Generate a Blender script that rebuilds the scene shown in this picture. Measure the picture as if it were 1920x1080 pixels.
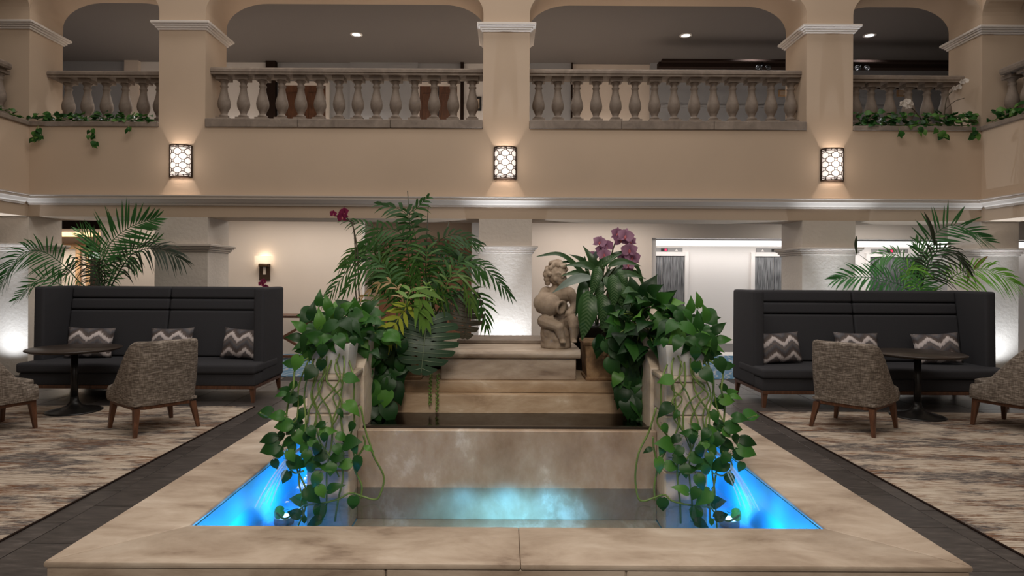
import bpy, bmesh, math, random
from mathutils import Vector, Matrix, Euler, noise

S = bpy.context.scene
COL = S.collection
for o in list(bpy.data.objects):
    bpy.data.objects.remove(o)

# ---------------------------------------------------------------- camera, world, exposure
VX, VY, FPX, CAMZ, ROLL = 946.0, 515.0, 1200.0, 1.5, 0.0055
cd = bpy.data.cameras.new('camera')
cam = bpy.data.objects.new('camera', cd); COL.objects.link(cam)
cam.location = (0, 0, CAMZ)
cam.rotation_euler = (math.pi/2, -ROLL, 0)
cd.sensor_width = 36.0; cd.lens = 36.0*FPX/1920.0
cd.shift_x = (960-VX)/1920.0; cd.shift_y = -(540-VY)/1920.0
cd.clip_start = 0.05; cd.clip_end = 100
S.camera = cam
S.view_settings.view_transform = 'Standard'; S.view_settings.look = 'None'
S.view_settings.gamma = 1.0; S.view_settings.use_curve_mapping = False
S.view_settings.exposure = 0.35
W = bpy.data.worlds.new('world'); S.world = W; W.use_nodes = True
W.node_tree.nodes['Background'].inputs[0].default_value = (1.0, 0.90, 0.80, 1)
W.node_tree.nodes['Background'].inputs[1].default_value = 0.17

def light(name, kind, loc, energy, color=(1, 1, 1), size=None, size_y=None, rot=(0, 0, 0), spot=None, blend=0.5):
    d = bpy.data.lights.new(name, kind); d.energy = energy; d.color = color
    if kind == 'AREA':
        d.shape = 'RECTANGLE'; d.size = size; d.size_y = size_y or size
    elif size is not None:
        d.shadow_soft_size = size
    if kind == 'SPOT':
        d.spot_size = spot; d.spot_blend = blend
    o = bpy.data.objects.new(name, d); o.location = loc; o.rotation_euler = rot
    COL.objects.link(o); return o

WARM = (1.0, 0.84, 0.68); COOL = (0.80, 0.89, 1.0)
light('overhead_fill', 'AREA', (0, 7.7, 9.2), 150, (1.0, 0.94, 0.89), 13, 1.5)  # unseen area light added for the light grazing the arcade from above
light('overhead_fill', 'AREA', (0, 3.4, 9.2), 250, (1.0, 0.93, 0.86), 7, 4)  # second unseen overhead area light, added over the fountain
light('front_fill', 'AREA', (0, -2.5, 6.5), 75, (1.0, 0.87, 0.74), 6, 2, (math.radians(48), 0, 0))  # added fill light behind the camera, no fixture belongs to it
fl_ = light('fountain_fill', 'SPOT', (0, -1.4, 4.3), 380, (1.0, 0.91, 0.80), 0.7, spot=math.radians(62), blend=0.9)  # added spot that brightens the fountain front and spares the balcony band
fl_.rotation_euler = Vector((0, 4.9, -3.75)).to_track_quat('-Z', 'Y').to_euler()
# lower corridor and elevator lobby ceiling lamps
light('corridor_lamp', 'AREA', (-3.2, 10.95, 2.56), 34, (1.0, 0.91, 0.82), 3.4, 0.5)
light('corridor_lamp', 'AREA', (1.6, 10.95, 2.56), 30, (1.0, 0.92, 0.86), 2.4, 0.5)
light('lobby_lamp', 'AREA', (5.2, 12.2, 2.07), 17, (1.0, 0.95, 0.92), 5.0, 0.25)
light('corridor_lamp', 'AREA', (-6.6, 10.95, 2.56), 16, (1.0, 0.9, 0.8), 1.2, 0.5)
light('corridor_lamp', 'AREA', (6.3, 10.95, 2.56), 24, (0.98, 0.96, 0.94), 2.4, 0.5)  # added to brighten the lobby header, no fixture is built for it
light('vestibule_lamp', 'AREA', (-9.4, 13.2, 2.5), 40, (1.0, 0.88, 0.74), 1.2, 0.5)
# upper gallery lamps (gallery beyond the balustrades)
for gx in (-5.4, -2.65, -0.2, 2.0):
    light('gallery_lamp', 'SPOT', (gx, 11.35, 5.6), 150, (1.0, 0.93, 0.86), 0.12, spot=math.radians(125), blend=0.7)
for gx in (-7.6, 4.4, 6.4):
    light('gallery_lamp', 'SPOT', (gx, 11.3, 5.6), 75, (0.95, 0.96, 1.0), 0.12, spot=math.radians(120), blend=0.7)

def at(px, py, Y):
    """world point seen at photo pixel (px, py) when it stands at depth Y"""
    x = px + (py-VY)*ROLL; y = py - (px-VX)*ROLL
    return Vector(((x-VX)/FPX*Y, Y, CAMZ-(y-VY)/FPX*Y))

# ---------------------------------------------------------------- materials
def srgb(r, g, b):
    f = lambda c: (c/255/12.92) if c/255 <= 0.04045 else ((c/255+0.055)/1.055)**2.4
    return (f(r), f(g), f(b), 1)

def newmat(name):
    m = bpy.data.materials.new(name); m.use_nodes = True
    nt = m.node_tree; b = nt.nodes['Principled BSDF']
    return m, nt, b

def N(nt, typ, **kw):
    n = nt.nodes.new(typ)
    for k, v in kw.items():
        if k.startswith('i_'):
            n.inputs[k[2:].replace('_', ' ')].default_value = v
        else:
            setattr(n, k, v)
    return n

def ramp(nt, stops, src=None):
    r = nt.nodes.new('ShaderNodeValToRGB'); e = r.color_ramp.elements
    while len(e) < len(stops): e.new(0.5)
    for q, (p, c) in zip(e, stops): q.position = p; q.color = c
    if src is not None: nt.links.new(src, r.inputs[0])
    return r

def mapped(nt, scale=(1, 1, 1), coord='Object', rot=(0, 0, 0)):
    t = nt.nodes.new('ShaderNodeTexCoord'); mp = nt.nodes.new('ShaderNodeMapping')
    mp.inputs['Scale'].default_value = scale; mp.inputs['Rotation'].default_value = rot
    nt.links.new(t.outputs[coord], mp.inputs[0]); return mp.outputs[0]

def plain(name, col, rough=0.6, metal=0.0, var=0.0, vscale=8, bump=0.0, bscale=40, emit=None, estr=0, spec=None, world=False):
    m, nt, b = newmat(name)
    b.inputs['Base Color'].default_value = col; b.inputs['Roughness'].default_value = rough
    b.inputs['Metallic'].default_value = metal
    if spec is not None: b.inputs['Specular IOR Level'].default_value = spec
    if var:
        v = mapped(nt)
        n = N(nt, 'ShaderNodeTexNoise', i_Scale=vscale, i_Detail=4.0); nt.links.new(v, n.inputs['Vector'])
        lo = tuple(c*(1-var) for c in col[:3])+(1,); hi = tuple(min(1, c*(1+var)) for c in col[:3])+(1,)
        r = ramp(nt, [(0.3, lo), (0.7, hi)], n.outputs[0]); nt.links.new(r.outputs[0], b.inputs['Base Color'])
    if bump:
        v = mapped(nt)
        n = N(nt, 'ShaderNodeTexNoise', i_Scale=bscale, i_Detail=3.0); nt.links.new(v, n.inputs['Vector'])
        bp = N(nt, 'ShaderNodeBump', i_Strength=bump, i_Distance=0.01); nt.links.new(n.outputs[0], bp.inputs['Height'])
        nt.links.new(bp.outputs[0], b.inputs['Normal'])
    if emit:
        b.inputs['Emission Color'].default_value = emit; b.inputs['Emission Strength'].default_value = estr
    return m

def stone(name, stops, scale=(1, 1, 2.5), ns=3.0, rough=0.45, bump=0.12, detail=9.0, dist=0.6):
    m, nt, b = newmat(name)
    v = mapped(nt, scale)
    n = N(nt, 'ShaderNodeTexNoise', i_Scale=ns, i_Detail=detail, i_Roughness=0.62, i_Distortion=dist)
    nt.links.new(v, n.inputs['Vector'])
    r = ramp(nt, stops, n.outputs[0]); nt.links.new(r.outputs[0], b.inputs['Base Color'])
    n2 = N(nt, 'ShaderNodeTexNoise', i_Scale=30.0, i_Detail=6.0); nt.links.new(v, n2.inputs['Vector'])
    bp = N(nt, 'ShaderNodeBump', i_Strength=bump, i_Distance=0.008); nt.links.new(n2.outputs[0], bp.inputs['Height'])
    nt.links.new(bp.outputs[0], b.inputs['Normal']); b.inputs['Roughness'].default_value = rough
    return m

M = {}
M['plaster'] = plain('beige_plaster', (0.50, 0.382, 0.280, 1), 0.75, var=0.05, vscale=0.8, bump=0.10, bscale=9)
M['plaster_rough'] = plain('uplit_troweled_plaster', (0.60, 0.535, 0.47, 1), 0.8, var=0.04, vscale=2, bump=0.55, bscale=22)  # lower piers: paler than the wall, uplight painted into their colour
M['cream'] = plain('cream_paint', (0.66, 0.57, 0.49, 1), 0.7, var=0.03, vscale=1, bump=0.05, bscale=30)
M['white_paint'] = plain('white_paint', (0.74, 0.70, 0.67, 1), 0.6)
M['trim_low'] = plain('cornice_paint', (0.50, 0.43, 0.37, 1), 0.6)
M['trim'] = plain('pale_and_toplit_trim', (0.66, 0.60, 0.55, 1), 0.45)  # pale gallery trim; on the upper caps the overhead light is painted in
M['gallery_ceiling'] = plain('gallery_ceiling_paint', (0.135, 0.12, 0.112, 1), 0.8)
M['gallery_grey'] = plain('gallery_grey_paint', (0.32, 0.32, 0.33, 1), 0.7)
M['ceiling'] = plain('ceiling_paint', (0.62, 0.55, 0.48, 1), 0.8)
M['limestone'] = stone('balustrade_limestone', [(0.3, (0.155, 0.12, 0.095, 1)), (0.55, (0.225, 0.178, 0.142, 1)), (0.75, (0.30, 0.245, 0.20, 1))], (1, 1, 1), 5, 0.75)
TRAV = [(0.30, (0.17, 0.115, 0.08, 1)), (0.40, (0.33, 0.25, 0.185, 1)), (0.53, (0.44, 0.35, 0.27, 1)), (0.70, (0.57, 0.48, 0.39, 1))]
M['travertine'] = stone('travertine', TRAV, (0.8, 1.6, 2.2), 3.0, 0.42, 0.12, 12.0, 0.35)
M['travertine_step'] = stone('stained_travertine', [(0.3, (0.23, 0.145, 0.08, 1)), (0.5, (0.38, 0.265, 0.165, 1)), (0.62, (0.46, 0.345, 0.235, 1)), (0.72, (0.66, 0.56, 0.45, 1))], (1.0, 1.0, 2.4), 2.2, 0.45, 0.12)
M['weir_stone'] = stone('weir_stone', [(0.30, (0.27, 0.18, 0.115, 1)), (0.46, (0.38, 0.275, 0.195, 1)), (0.58, (0.46, 0.36, 0.275, 1)), (0.68, (0.70, 0.63, 0.56, 1))], (2.2, 1.0, 1.5), 1.7, 0.4, 0.12, 9.0, 0.12)
M['pillar_stone'] = stone('pillar_stone', [(0.3, (0.42, 0.33, 0.245, 1)), (0.5, (0.60, 0.495, 0.385, 1)), (0.75, (0.72, 0.62, 0.50, 1))], (1, 1, 1.6), 3.5, 0.5, 0.2)
M['statue'] = stone('statue_stone', [(0.3, (0.22, 0.16, 0.115, 1)), (0.55, (0.34, 0.26, 0.19, 1)), (0.75, (0.46, 0.37, 0.29, 1))], (1, 1, 1), 9, 0.8, 0.25)
M['basin'] = plain('basin_paint', (0.10, 0.42, 0.66, 1), 0.5, var=0.06, vscale=5)
M['dark_basin'] = plain('dark_basin_stone', (0.025, 0.018, 0.013, 1), 0.25)
M['terracotta'] = stone('terracotta', [(0.3, (0.10, 0.055, 0.03, 1)), (0.5, (0.27, 0.16, 0.08, 1)), (0.75, (0.42, 0.28, 0.15, 1))], (1, 1, 1), 9, 0.85, 0.3)
M['black_plastic'] = plain('black_plastic', (0.012, 0.012, 0.012, 1), 0.5)
M['white_ceramic'] = plain('white_ceramic', (0.62, 0.60, 0.57, 1), 0.4, var=0.1, vscale=10)
M['soil'] = plain('soil', (0.03, 0.02, 0.012, 1), 0.95)
M['black_metal'] = plain('black_metal', (0.014, 0.013, 0.013, 1), 0.33, 0.3)
M['bronze'] = plain('bronze', (0.055, 0.032, 0.02, 1), 0.45, 0.5)
M['walnut'] = stone('walnut', [(0.3, (0.055, 0.022, 0.011, 1)), (0.55, (0.11, 0.045, 0.022, 1)), (0.75, (0.17, 0.075, 0.038, 1))], (9, 9, 1.2), 4, 0.38, 0.03)
M['tabletop'] = stone('dark_table_wood', [(0.3, (0.018, 0.012, 0.010, 1)), (0.6, (0.04, 0.028, 0.022, 1))], (1.5, 12, 1), 5, 0.36, 0.03)
M['redwood'] = stone('red_brown_wood', [(0.3, (0.17, 0.065, 0.03, 1)), (0.7, (0.27, 0.115, 0.055, 1))], (6, 6, 0.7), 3, 0.45, 0.02)
M['oak'] = stone('oak', [(0.3, (0.34, 0.20, 0.10, 1)), (0.7, (0.55, 0.36, 0.2, 1))], (6, 6, 0.7), 3, 0.5, 0.02)
M['dark_trim'] = plain('dark_wood_trim', (0.022, 0.013, 0.010, 1), 0.85, spec=0.1)
M['steel'] = plain('brushed_steel', (0.27, 0.26, 0.255, 1), 0.45, 0.3)
M['red_glow'] = plain('red_display', (0.1, 0, 0.01, 1), 0.4, emit=(1, 0.03, 0.12, 1), estr=1.0)
M['lamp_glow'] = plain('lamp_glass', (0.9, 0.85, 0.8, 1), 0.4, emit=(1.0, 0.86, 0.77, 1), estr=0.62)
M['shade_glow'] = plain('lamp_shade', (0.75, 0.66, 0.52, 1), 0.7, emit=(1.0, 0.80, 0.56, 1), estr=0.33)
M['white_glow'] = plain('lit_diffuser', (0.9, 0.9, 0.9, 1), 0.5, emit=(1.0, 0.97, 0.94, 1), estr=1.0)
M['down_glow'] = plain('downlight_lens', (0.9, 0.9, 0.9, 1), 0.5, emit=(0.95, 0.98, 1.0, 1), estr=4.0)
M['pool_glow'] = plain('pool_light_lens', (0.6, 0.8, 0.9, 1), 0.4, emit=(0.45, 0.8, 1.0, 1), estr=3.0)
M['sign_face'] = plain('sign_face', (0.7, 0.75, 0.7, 1), 0.5, emit=(0.8, 0.9, 0.82, 1), estr=0.35)
M['sign_green'] = plain('sign_letter', (0.05, 0.35, 0.16, 1), 0.5)

def fabric(name, c0, c1, c2, sx, sz, rough=0.95):
    m, nt, b = newmat(name)
    v1 = mapped(nt, (sx, sx, sz*8)); v2 = mapped(nt, (sx*8, sx*8, sz))
    n1 = N(nt, 'ShaderNodeTexNoise', i_Scale=6.0, i_Detail=3.0); n2 = N(nt, 'ShaderNodeTexNoise', i_Scale=6.0, i_Detail=3.0)
    nt.links.new(v1, n1.inputs['Vector']); nt.links.new(v2, n2.inputs['Vector'])
    h = N(nt, 'ShaderNodeMix', data_type='FLOAT'); h.inputs[0].default_value = 0.34; nt.links.new(n1.outputs[0], h.inputs[2]); nt.links.new(n2.outputs[0], h.inputs[3])
    r = ramp(nt, [(0.38, c0), (0.5, c1), (0.62, c2)], h.outputs[0]); nt.links.new(r.outputs[0], b.inputs['Base Color'])
    bp = N(nt, 'ShaderNodeBump', i_Strength=0.25, i_Distance=0.004); nt.links.new(h.outputs[0], bp.inputs['Height'])
    nt.links.new(bp.outputs[0], b.inputs['Normal']); b.inputs['Roughness'].default_value = rough
    b.inputs['Specular IOR Level'].default_value = 0.2
    return m
M['tweed'] = fabric('grey_tweed', (0.10, 0.080, 0.065, 1), (0.19, 0.158, 0.13, 1), (0.36, 0.31, 0.265, 1), 2.6, 2.6)
M['sofa'] = fabric('charcoal_sofa_cloth', (0.030, 0.030, 0.034, 1), (0.042, 0.042, 0.047, 1), (0.055, 0.055, 0.062, 1), 30, 30, 0.85)

# rug: worn cream ground, grey and rust streaks running across
m, nt, b = newmat('distressed_rug')
def _nz(scale, sc, det, ro, off=0.0):
    v_ = mapped(nt, scale, 'Object'); v_.node.inputs['Location'].default_value = (off, off*0.7, 0)
    n_ = N(nt, 'ShaderNodeTexNoise', i_Scale=sc, i_Detail=det, i_Roughness=ro); nt.links.new(v_, n_.inputs['Vector']); return n_.outputs[0]
def _mul(x, y):
    q_ = N(nt, 'ShaderNodeMath', operation='MULTIPLY'); nt.links.new(x, q_.inputs[0]); nt.links.new(y, q_.inputs[1]); return q_.outputs[0]
def _mix(fac, c0, col):
    x_ = N(nt, 'ShaderNodeMix', data_type='RGBA'); nt.links.new(fac, x_.inputs[0]); nt.links.new(c0, x_.inputs[6]); x_.inputs[7].default_value = col; return x_.outputs[2]
K0, K1 = (0, 0, 0, 1), (1, 1, 1, 1)
streak = _nz((2.0, 30, 1), 2.2, 6, 0.7)
streak2 = _nz((5, 60, 1), 2.0, 4, 0.7, 4.0)
base = ramp(nt, [(0.34, (0.20, 0.15, 0.115, 1)), (0.48, (0.44, 0.36, 0.285, 1)), (0.60, (0.60, 0.52, 0.43, 1))], streak).outputs[0]
patch = ramp(nt, [(0.485, K0), (0.545, K1)], _nz((0.45, 1.5, 1), 2.2, 10, 0.74, 2.0)).outputs[0]
torn = ramp(nt, [(0.36, K0), (0.52, K1)], streak2).outputs[0]
c_ = _mix(_mul(patch, torn), base, (0.085, 0.075, 0.075, 1))
patch2 = ramp(nt, [(0.485, K0), (0.56, K1)], _nz((0.55, 1.8, 1), 2.4, 10, 0.76, 9.0)).outputs[0]
torn2 = ramp(nt, [(0.44, K0), (0.56, K1)], streak).outputs[0]
inv = N(nt, 'ShaderNodeMath', operation='SUBTRACT'); inv.inputs[0].default_value = 1.0; nt.links.new(torn2, inv.inputs[1])
c_ = _mix(_mul(patch2, inv.outputs[0]), c_, (0.17, 0.075, 0.035, 1))
fine = ramp(nt, [(0.62, K0), (0.70, K1)], streak2).outputs[0]
c_ = _mix(fine, c_, (0.10, 0.075, 0.06, 1))
nt.links.new(c_, b.inputs['Base Color']); b.inputs['Roughness'].default_value = 0.95; b.inputs['Specular IOR Level'].default_value = 0.1
bp = N(nt, 'ShaderNodeBump', i_Strength=0.4, i_Distance=0.006); nt.links.new(streak2, bp.inputs['Height']); nt.links.new(bp.outputs[0], b.inputs['Normal'])
M['rug'] = m
# corridor carpet: blue and sand waves
m, nt, b = newmat('corridor_carpet')
v = mapped(nt, (1, 1, 1), 'Object', (0, 0, 0.5))
w = N(nt, 'ShaderNodeTexWave', i_Scale=1.6, i_Distortion=9.0, i_Detail=3.0); nt.links.new(v, w.inputs['Vector'])
r = ramp(nt, [(0.25, (0.04, 0.13, 0.22, 1)), (0.5, (0.16, 0.22, 0.28, 1)), (0.62, (0.40, 0.36, 0.30, 1)), (0.9, (0.06, 0.15, 0.26, 1))], w.outputs[0])
nt.links.new(r.outputs[0], b.inputs['Base Color']); b.inputs['Roughness'].default_value = 0.9
M['carpet'] = m
# floor tile (dark stone planks), a little different per tile
m, nt, b = newmat('dark_floor_tile')
v = mapped(nt, (3, 14, 1), 'Object')
n1 = N(nt, 'ShaderNodeTexNoise', i_Scale=2.0, i_Detail=8.0, i_Roughness=0.65); nt.links.new(v, n1.inputs['Vector'])
oi = N(nt, 'ShaderNodeObjectInfo')
r = ramp(nt, [(0.3, (0.026, 0.022, 0.021, 1)), (0.55, (0.06, 0.051, 0.047, 1)), (0.72, (0.12, 0.103, 0.094, 1))], n1.outputs[0])
hv = N(nt, 'ShaderNodeHueSaturation'); mr = N(nt, 'ShaderNodeMapRange'); mr.inputs[3].default_value = 0.75; mr.inputs[4].default_value = 1.3
nt.links.new(oi.outputs['Random'], mr.inputs[0]); nt.links.new(mr.outputs[0], hv.inputs['Value']); nt.links.new(r.outputs[0], hv.inputs['Color'])
nt.links.new(hv.outputs[0], b.inputs['Base Color']); b.inputs['Roughness'].default_value = 0.42
bp = N(nt, 'ShaderNodeBump', i_Strength=0.15, i_Distance=0.004); nt.links.new(n1.outputs[0], bp.inputs['Height']); nt.links.new(bp.outputs[0], b.inputs['Normal'])
M['tile'] = m
M['grout'] = plain('grout', (0.02, 0.018, 0.017, 1), 0.9)
# elevator door: grey metal with vertical ribs in rows
m, nt, b = newmat('etched_metal_door')
v = mapped(nt, (60, 1, 3.2), 'Object')
n1 = N(nt, 'ShaderNodeTexNoise', i_Scale=1.0, i_Detail=2.0); nt.links.new(v, n1.inputs['Vector'])
r = ramp(nt, [(0.38, (0.075, 0.075, 0.078, 1)), (0.62, (0.27, 0.27, 0.275, 1))], n1.outputs[0]); nt.links.new(r.outputs[0], b.inputs['Base Color'])
b.inputs['Metallic'].default_value = 0.3; b.inputs['Roughness'].default_value = 0.5
M['lift_door'] = m
# cushion chevrons
def chevron(name, warm):
    m, nt, b = newmat(name)
    t = nt.nodes.new('ShaderNodeTexCoord'); sp = nt.nodes.new('ShaderNodeSeparateXYZ'); nt.links.new(t.outputs['Object'], sp.inputs[0])
    pp = N(nt, 'ShaderNodeMath', operation='PINGPONG'); nt.links.new(sp.outputs['X'], pp.inputs[0]); pp.inputs[1].default_value = 0.115
    nz = N(nt, 'ShaderNodeTexNoise', i_Scale=1.0, i_Detail=4.0)
    mp = N(nt, 'ShaderNodeMapping'); mp.inputs['Scale'].default_value = (70, 70, 9); nt.links.new(t.outputs['Object'], mp.inputs[0]); nt.links.new(mp.outputs[0], nz.inputs['Vector'])
    j = N(nt, 'ShaderNodeMath', operation='MULTIPLY_ADD'); nt.links.new(nz.outputs[0], j.inputs[0]); j.inputs[1].default_value = 0.07
    k = N(nt, 'ShaderNodeMath', operation='MULTIPLY_ADD'); nt.links.new(pp.outputs[0], k.inputs[0]); k.inputs[1].default_value = -0.75; nt.links.new(sp.outputs['Z'], k.inputs[2])
    nt.links.new(k.outputs[0], j.inputs[2])
    q = N(nt, 'ShaderNodeMath', operation='MULTIPLY'); nt.links.new(j.outputs[0], q.inputs[0]); q.inputs[1].default_value = 1/0.19
    q2 = N(nt, 'ShaderNodeMath', operation='ADD'); nt.links.new(q.outputs[0], q2.inputs[0]); q2.inputs[1].default_value = 5.32
    f = N(nt, 'ShaderNodeMath', operation='FRACT'); nt.links.new(q2.outputs[0], f.inputs[0])
    w = 1.0 if not warm else 1.15
    r = ramp(nt, [(0.0, (0.07*w, 0.056, 0.055, 1)), (0.16, (0.10*w, 0.10, 0.115, 1)), (0.34, (0.17*w, 0.14, 0.13, 1)), (0.46, (0.11, 0.10, 0.11, 1)), (0.56, (0.60, 0.54, 0.53, 1)), (0.74, (0.68, 0.61, 0.60, 1)), (0.82, (0.13*w, 0.10, 0.09, 1)), (1.0, (0.07*w, 0.056, 0.055, 1))], f.outputs[0])
    nt.links.new(r.outputs[0], b.inputs['Base Color']); b.inputs['Roughness'].default_value = 0.7
    return m
M['chevron'] = chevron('chevron_cloth', False)

# water: fresnel mix of clear tint and mirror
def water(name, tint, rough, bump):
    m, nt, b = newmat(name); nt.nodes.remove(b)
    out = nt.nodes['Material Output']
    tr = N(nt, 'ShaderNodeBsdfTransparent'); tr.inputs[0].default_value = tint
    gl = N(nt, 'ShaderNodeBsdfGlossy'); gl.inputs['Roughness'].default_value = rough
    fr = N(nt, 'ShaderNodeFresnel'); fr.inputs['IOR'].default_value = 1.33
    v = mapped(nt); nz = N(nt, 'ShaderNodeTexNoise', i_Scale=9.0, i_Detail=2.0); nt.links.new(v, nz.inputs['Vector'])
    bp = N(nt, 'ShaderNodeBump', i_Strength=bump, i_Distance=0.02); nt.links.new(nz.outputs[0], bp.inputs['Height'])
    nt.links.new(bp.outputs[0], gl.inputs['Normal']); nt.links.new(bp.outputs[0], fr.inputs['Normal'])
    mx = N(nt, 'ShaderNodeMixShader'); nt.links.new(fr.outputs[0], mx.inputs[0]); nt.links.new(tr.outputs[0], mx.inputs[1]); nt.links.new(gl.outputs[0], mx.inputs[2])
    nt.links.new(mx.outputs[0], out.inputs[0]); return m
M['water'] = water('pool_water', (0.82, 0.91, 0.95, 1), 0.03, 0.15)
M['water_dark'] = water('upper_basin_water', (0.35, 0.32, 0.28, 1), 0.06, 0.05)
m, nt, b = newmat('stream_water'); b.inputs['Base Color'].default_value = (0.8, 0.95, 1, 1); b.inputs['Roughness'].default_value = 0.1
b.inputs['Alpha'].default_value = 0.22
M['stream'] = m
m, nt, b = newmat('clear_glass'); b.inputs['Base Color'].default_value = (0.8, 0.78, 0.72, 1); b.inputs['Alpha'].default_value = 0.25; b.inputs['Roughness'].default_value = 0.05
M['glass'] = m

def leafmat(name, stops, rough=0.38, trans=0.25, vein=None):
    m, nt, b = newmat(name)
    oi = N(nt, 'ShaderNodeObjectInfo')
    r = ramp(nt, stops, oi.outputs['Random'])
    src = r.outputs[0]
    if vein:
        t = nt.nodes.new('ShaderNodeTexCoord'); sp = nt.nodes.new('ShaderNodeSeparateXYZ'); nt.links.new(t.outputs['Object'], sp.inputs[0])
        ab = N(nt, 'ShaderNodeMath', operation='ABSOLUTE'); nt.links.new(sp.outputs['X'], ab.inputs[0])
        ml = N(nt, 'ShaderNodeMath', operation='MULTIPLY_ADD'); nt.links.new(ab.outputs[0], ml.inputs[0]); ml.inputs[1].default_value = -0.9; nt.links.new(sp.outputs['Y'], ml.inputs[2])
        sc = N(nt, 'ShaderNodeMath', operation='MULTIPLY'); nt.links.new(ml.outputs[0], sc.inputs[0]); sc.inputs[1].default_value = vein[1]
        fr = N(nt, 'ShaderNodeMath', operation='FRACT'); nt.links.new(sc.outputs[0], fr.inputs[0])
        rr = ramp(nt, [(vein[2]-0.12, (0, 0, 0, 1)), (vein[2], (1, 1, 1, 1))], fr.outputs[0])
        rim = ramp(nt, [(vein[3], (1, 1, 1, 1)), (vein[3]+0.04, (0, 0, 0, 1))], ab.outputs[0])
        mu = N(nt, 'ShaderNodeMath', operation='MULTIPLY'); nt.links.new(rr.outputs[0], mu.inputs[0]); nt.links.new(rim.outputs[0], mu.inputs[1])
        mx = N(nt, 'ShaderNodeMix', data_type='RGBA'); nt.links.new(mu.outputs[0], mx.inputs[0]); nt.links.new(src, mx.inputs[6]); mx.inputs[7].default_value = vein[0]
        src = mx.outputs[2]
    nt.links.new(src, b.inputs['Base Color']); b.inputs['Roughness'].default_value = rough; b.inputs['Specular IOR Level'].default_value = 0.32
    tl = N(nt, 'ShaderNodeBsdfTranslucent'); nt.links.new(src, tl.inputs[0])
    mx = N(nt, 'ShaderNodeMixShader'); mx.inputs[0].default_value = trans
    nt.links.new(b.outputs[0], mx.inputs[1]); nt.links.new(tl.outputs[0], mx.inputs[2])
    nt.links.new(mx.outputs[0], nt.nodes['Material Output'].inputs[0]); return m
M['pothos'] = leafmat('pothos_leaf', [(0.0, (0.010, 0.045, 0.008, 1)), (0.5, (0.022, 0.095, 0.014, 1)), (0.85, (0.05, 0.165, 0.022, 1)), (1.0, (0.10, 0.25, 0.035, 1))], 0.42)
M['pothos_shade'] = leafmat('shade_toned_pothos_leaf', [(0.0, (0.006, 0.028, 0.006, 1)), (0.6, (0.012, 0.055, 0.010, 1)), (1.0, (0.028, 0.095, 0.016, 1))], 0.42, 0.15)  # pothos greens taken darker, shade painted into the leaf colour
M['vine'] = plain('vine_stem', (0.13, 0.20, 0.04, 1), 0.5)
M['palm'] = leafmat('parlor_palm_leaf', [(0.0, (0.012, 0.052, 0.008, 1)), (0.6, (0.028, 0.10, 0.014, 1)), (1.0, (0.08, 0.15, 0.025, 1))], 0.55)
M['palm_bright'] = leafmat('bright_palm_leaf', [(0.0, (0.11, 0.22, 0.035, 1)), (1.0, (0.17, 0.28, 0.05, 1))], 0.45)
M['palm_yellow'] = leafmat('yellow_palm_leaf', [(0.0, (0.36, 0.42, 0.045, 1)), (1.0, (0.42, 0.45, 0.06, 1))], 0.45)
M['palm_pink'] = leafmat('faded_palm_leaf', [(0.0, (0.30, 0.20, 0.09, 1)), (1.0, (0.34, 0.23, 0.11, 1))], 0.5)
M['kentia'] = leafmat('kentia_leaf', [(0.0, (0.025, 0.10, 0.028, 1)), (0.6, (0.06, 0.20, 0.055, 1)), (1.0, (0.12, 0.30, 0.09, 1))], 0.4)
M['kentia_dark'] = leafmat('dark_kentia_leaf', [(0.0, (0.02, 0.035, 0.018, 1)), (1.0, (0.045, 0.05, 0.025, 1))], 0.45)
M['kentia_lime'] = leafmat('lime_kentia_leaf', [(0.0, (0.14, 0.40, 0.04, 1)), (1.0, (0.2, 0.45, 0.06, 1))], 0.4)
M['dry'] = leafmat('dry_leaf', [(0.0, (0.22, 0.12, 0.045, 1)), (1.0, (0.28, 0.15, 0.06, 1))], 0.6)
M['monstera'] = leafmat('monstera_leaf', [(0.0, (0.020, 0.048, 0.022, 1)), (1.0, (0.026, 0.058, 0.026, 1))], 0.42, 0.1)
M['monstera_dark'] = leafmat('dark_monstera_leaf', [(0.0, (0.045, 0.038, 0.022, 1)), (1.0, (0.05, 0.042, 0.024, 1))], 0.5, 0.1)
M['midrib'] = plain('leaf_midrib', (0.13, 0.17, 0.10, 1), 0.5)
M['aglaonema'] = leafmat('variegated_leaf', [(0.0, (0.020, 0.06, 0.016, 1)), (1.0, (0.03, 0.085, 0.02, 1))], 0.38, 0.2, ((0.075, 0.135, 0.055, 1), 13.0, 0.55, 0.085))
M['strap'] = leafmat('strap_leaf', [(0.0, (0.018, 0.05, 0.016, 1)), (1.0, (0.035, 0.08, 0.025, 1))], 0.3, 0.15)
M['silver'] = leafmat('silvery_leaf', [(0.0, (0.11, 0.15, 0.13, 1)), (1.0, (0.15, 0.19, 0.16, 1))], 0.35, 0.1)
M['ivy'] = leafmat('ivy_leaf', [(0.0, (0.010, 0.045, 0.010, 1)), (0.7, (0.03, 0.11, 0.02, 1)), (1.0, (0.12, 0.24, 0.05, 1))], 0.35)
M['orchid'] = leafmat('orchid_petal', [(0.0, (0.27, 0.12, 0.21, 1)), (1.0, (0.40, 0.21, 0.32, 1))], 0.55, 0.3)
M['orchid_red'] = leafmat('dark_orchid_petal', [(0.0, (0.17, 0.012, 0.055, 1)), (1.0, (0.22, 0.02, 0.075, 1))], 0.55, 0.3)
M['orchid_white'] = leafmat('white_orchid_petal', [(0.0, (0.66, 0.60, 0.54, 1)), (1.0, (0.72, 0.66, 0.6, 1))], 0.6, 0.25)
M['orchid_lip'] = plain('orchid_lip', (0.42, 0.10, 0.12, 1), 0.5)
M['stem'] = plain('green_stem', (0.045, 0.085, 0.025, 1), 0.5)
M['brown_stem'] = plain('brown_stem', (0.06, 0.045, 0.022, 1), 0.6)
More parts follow.
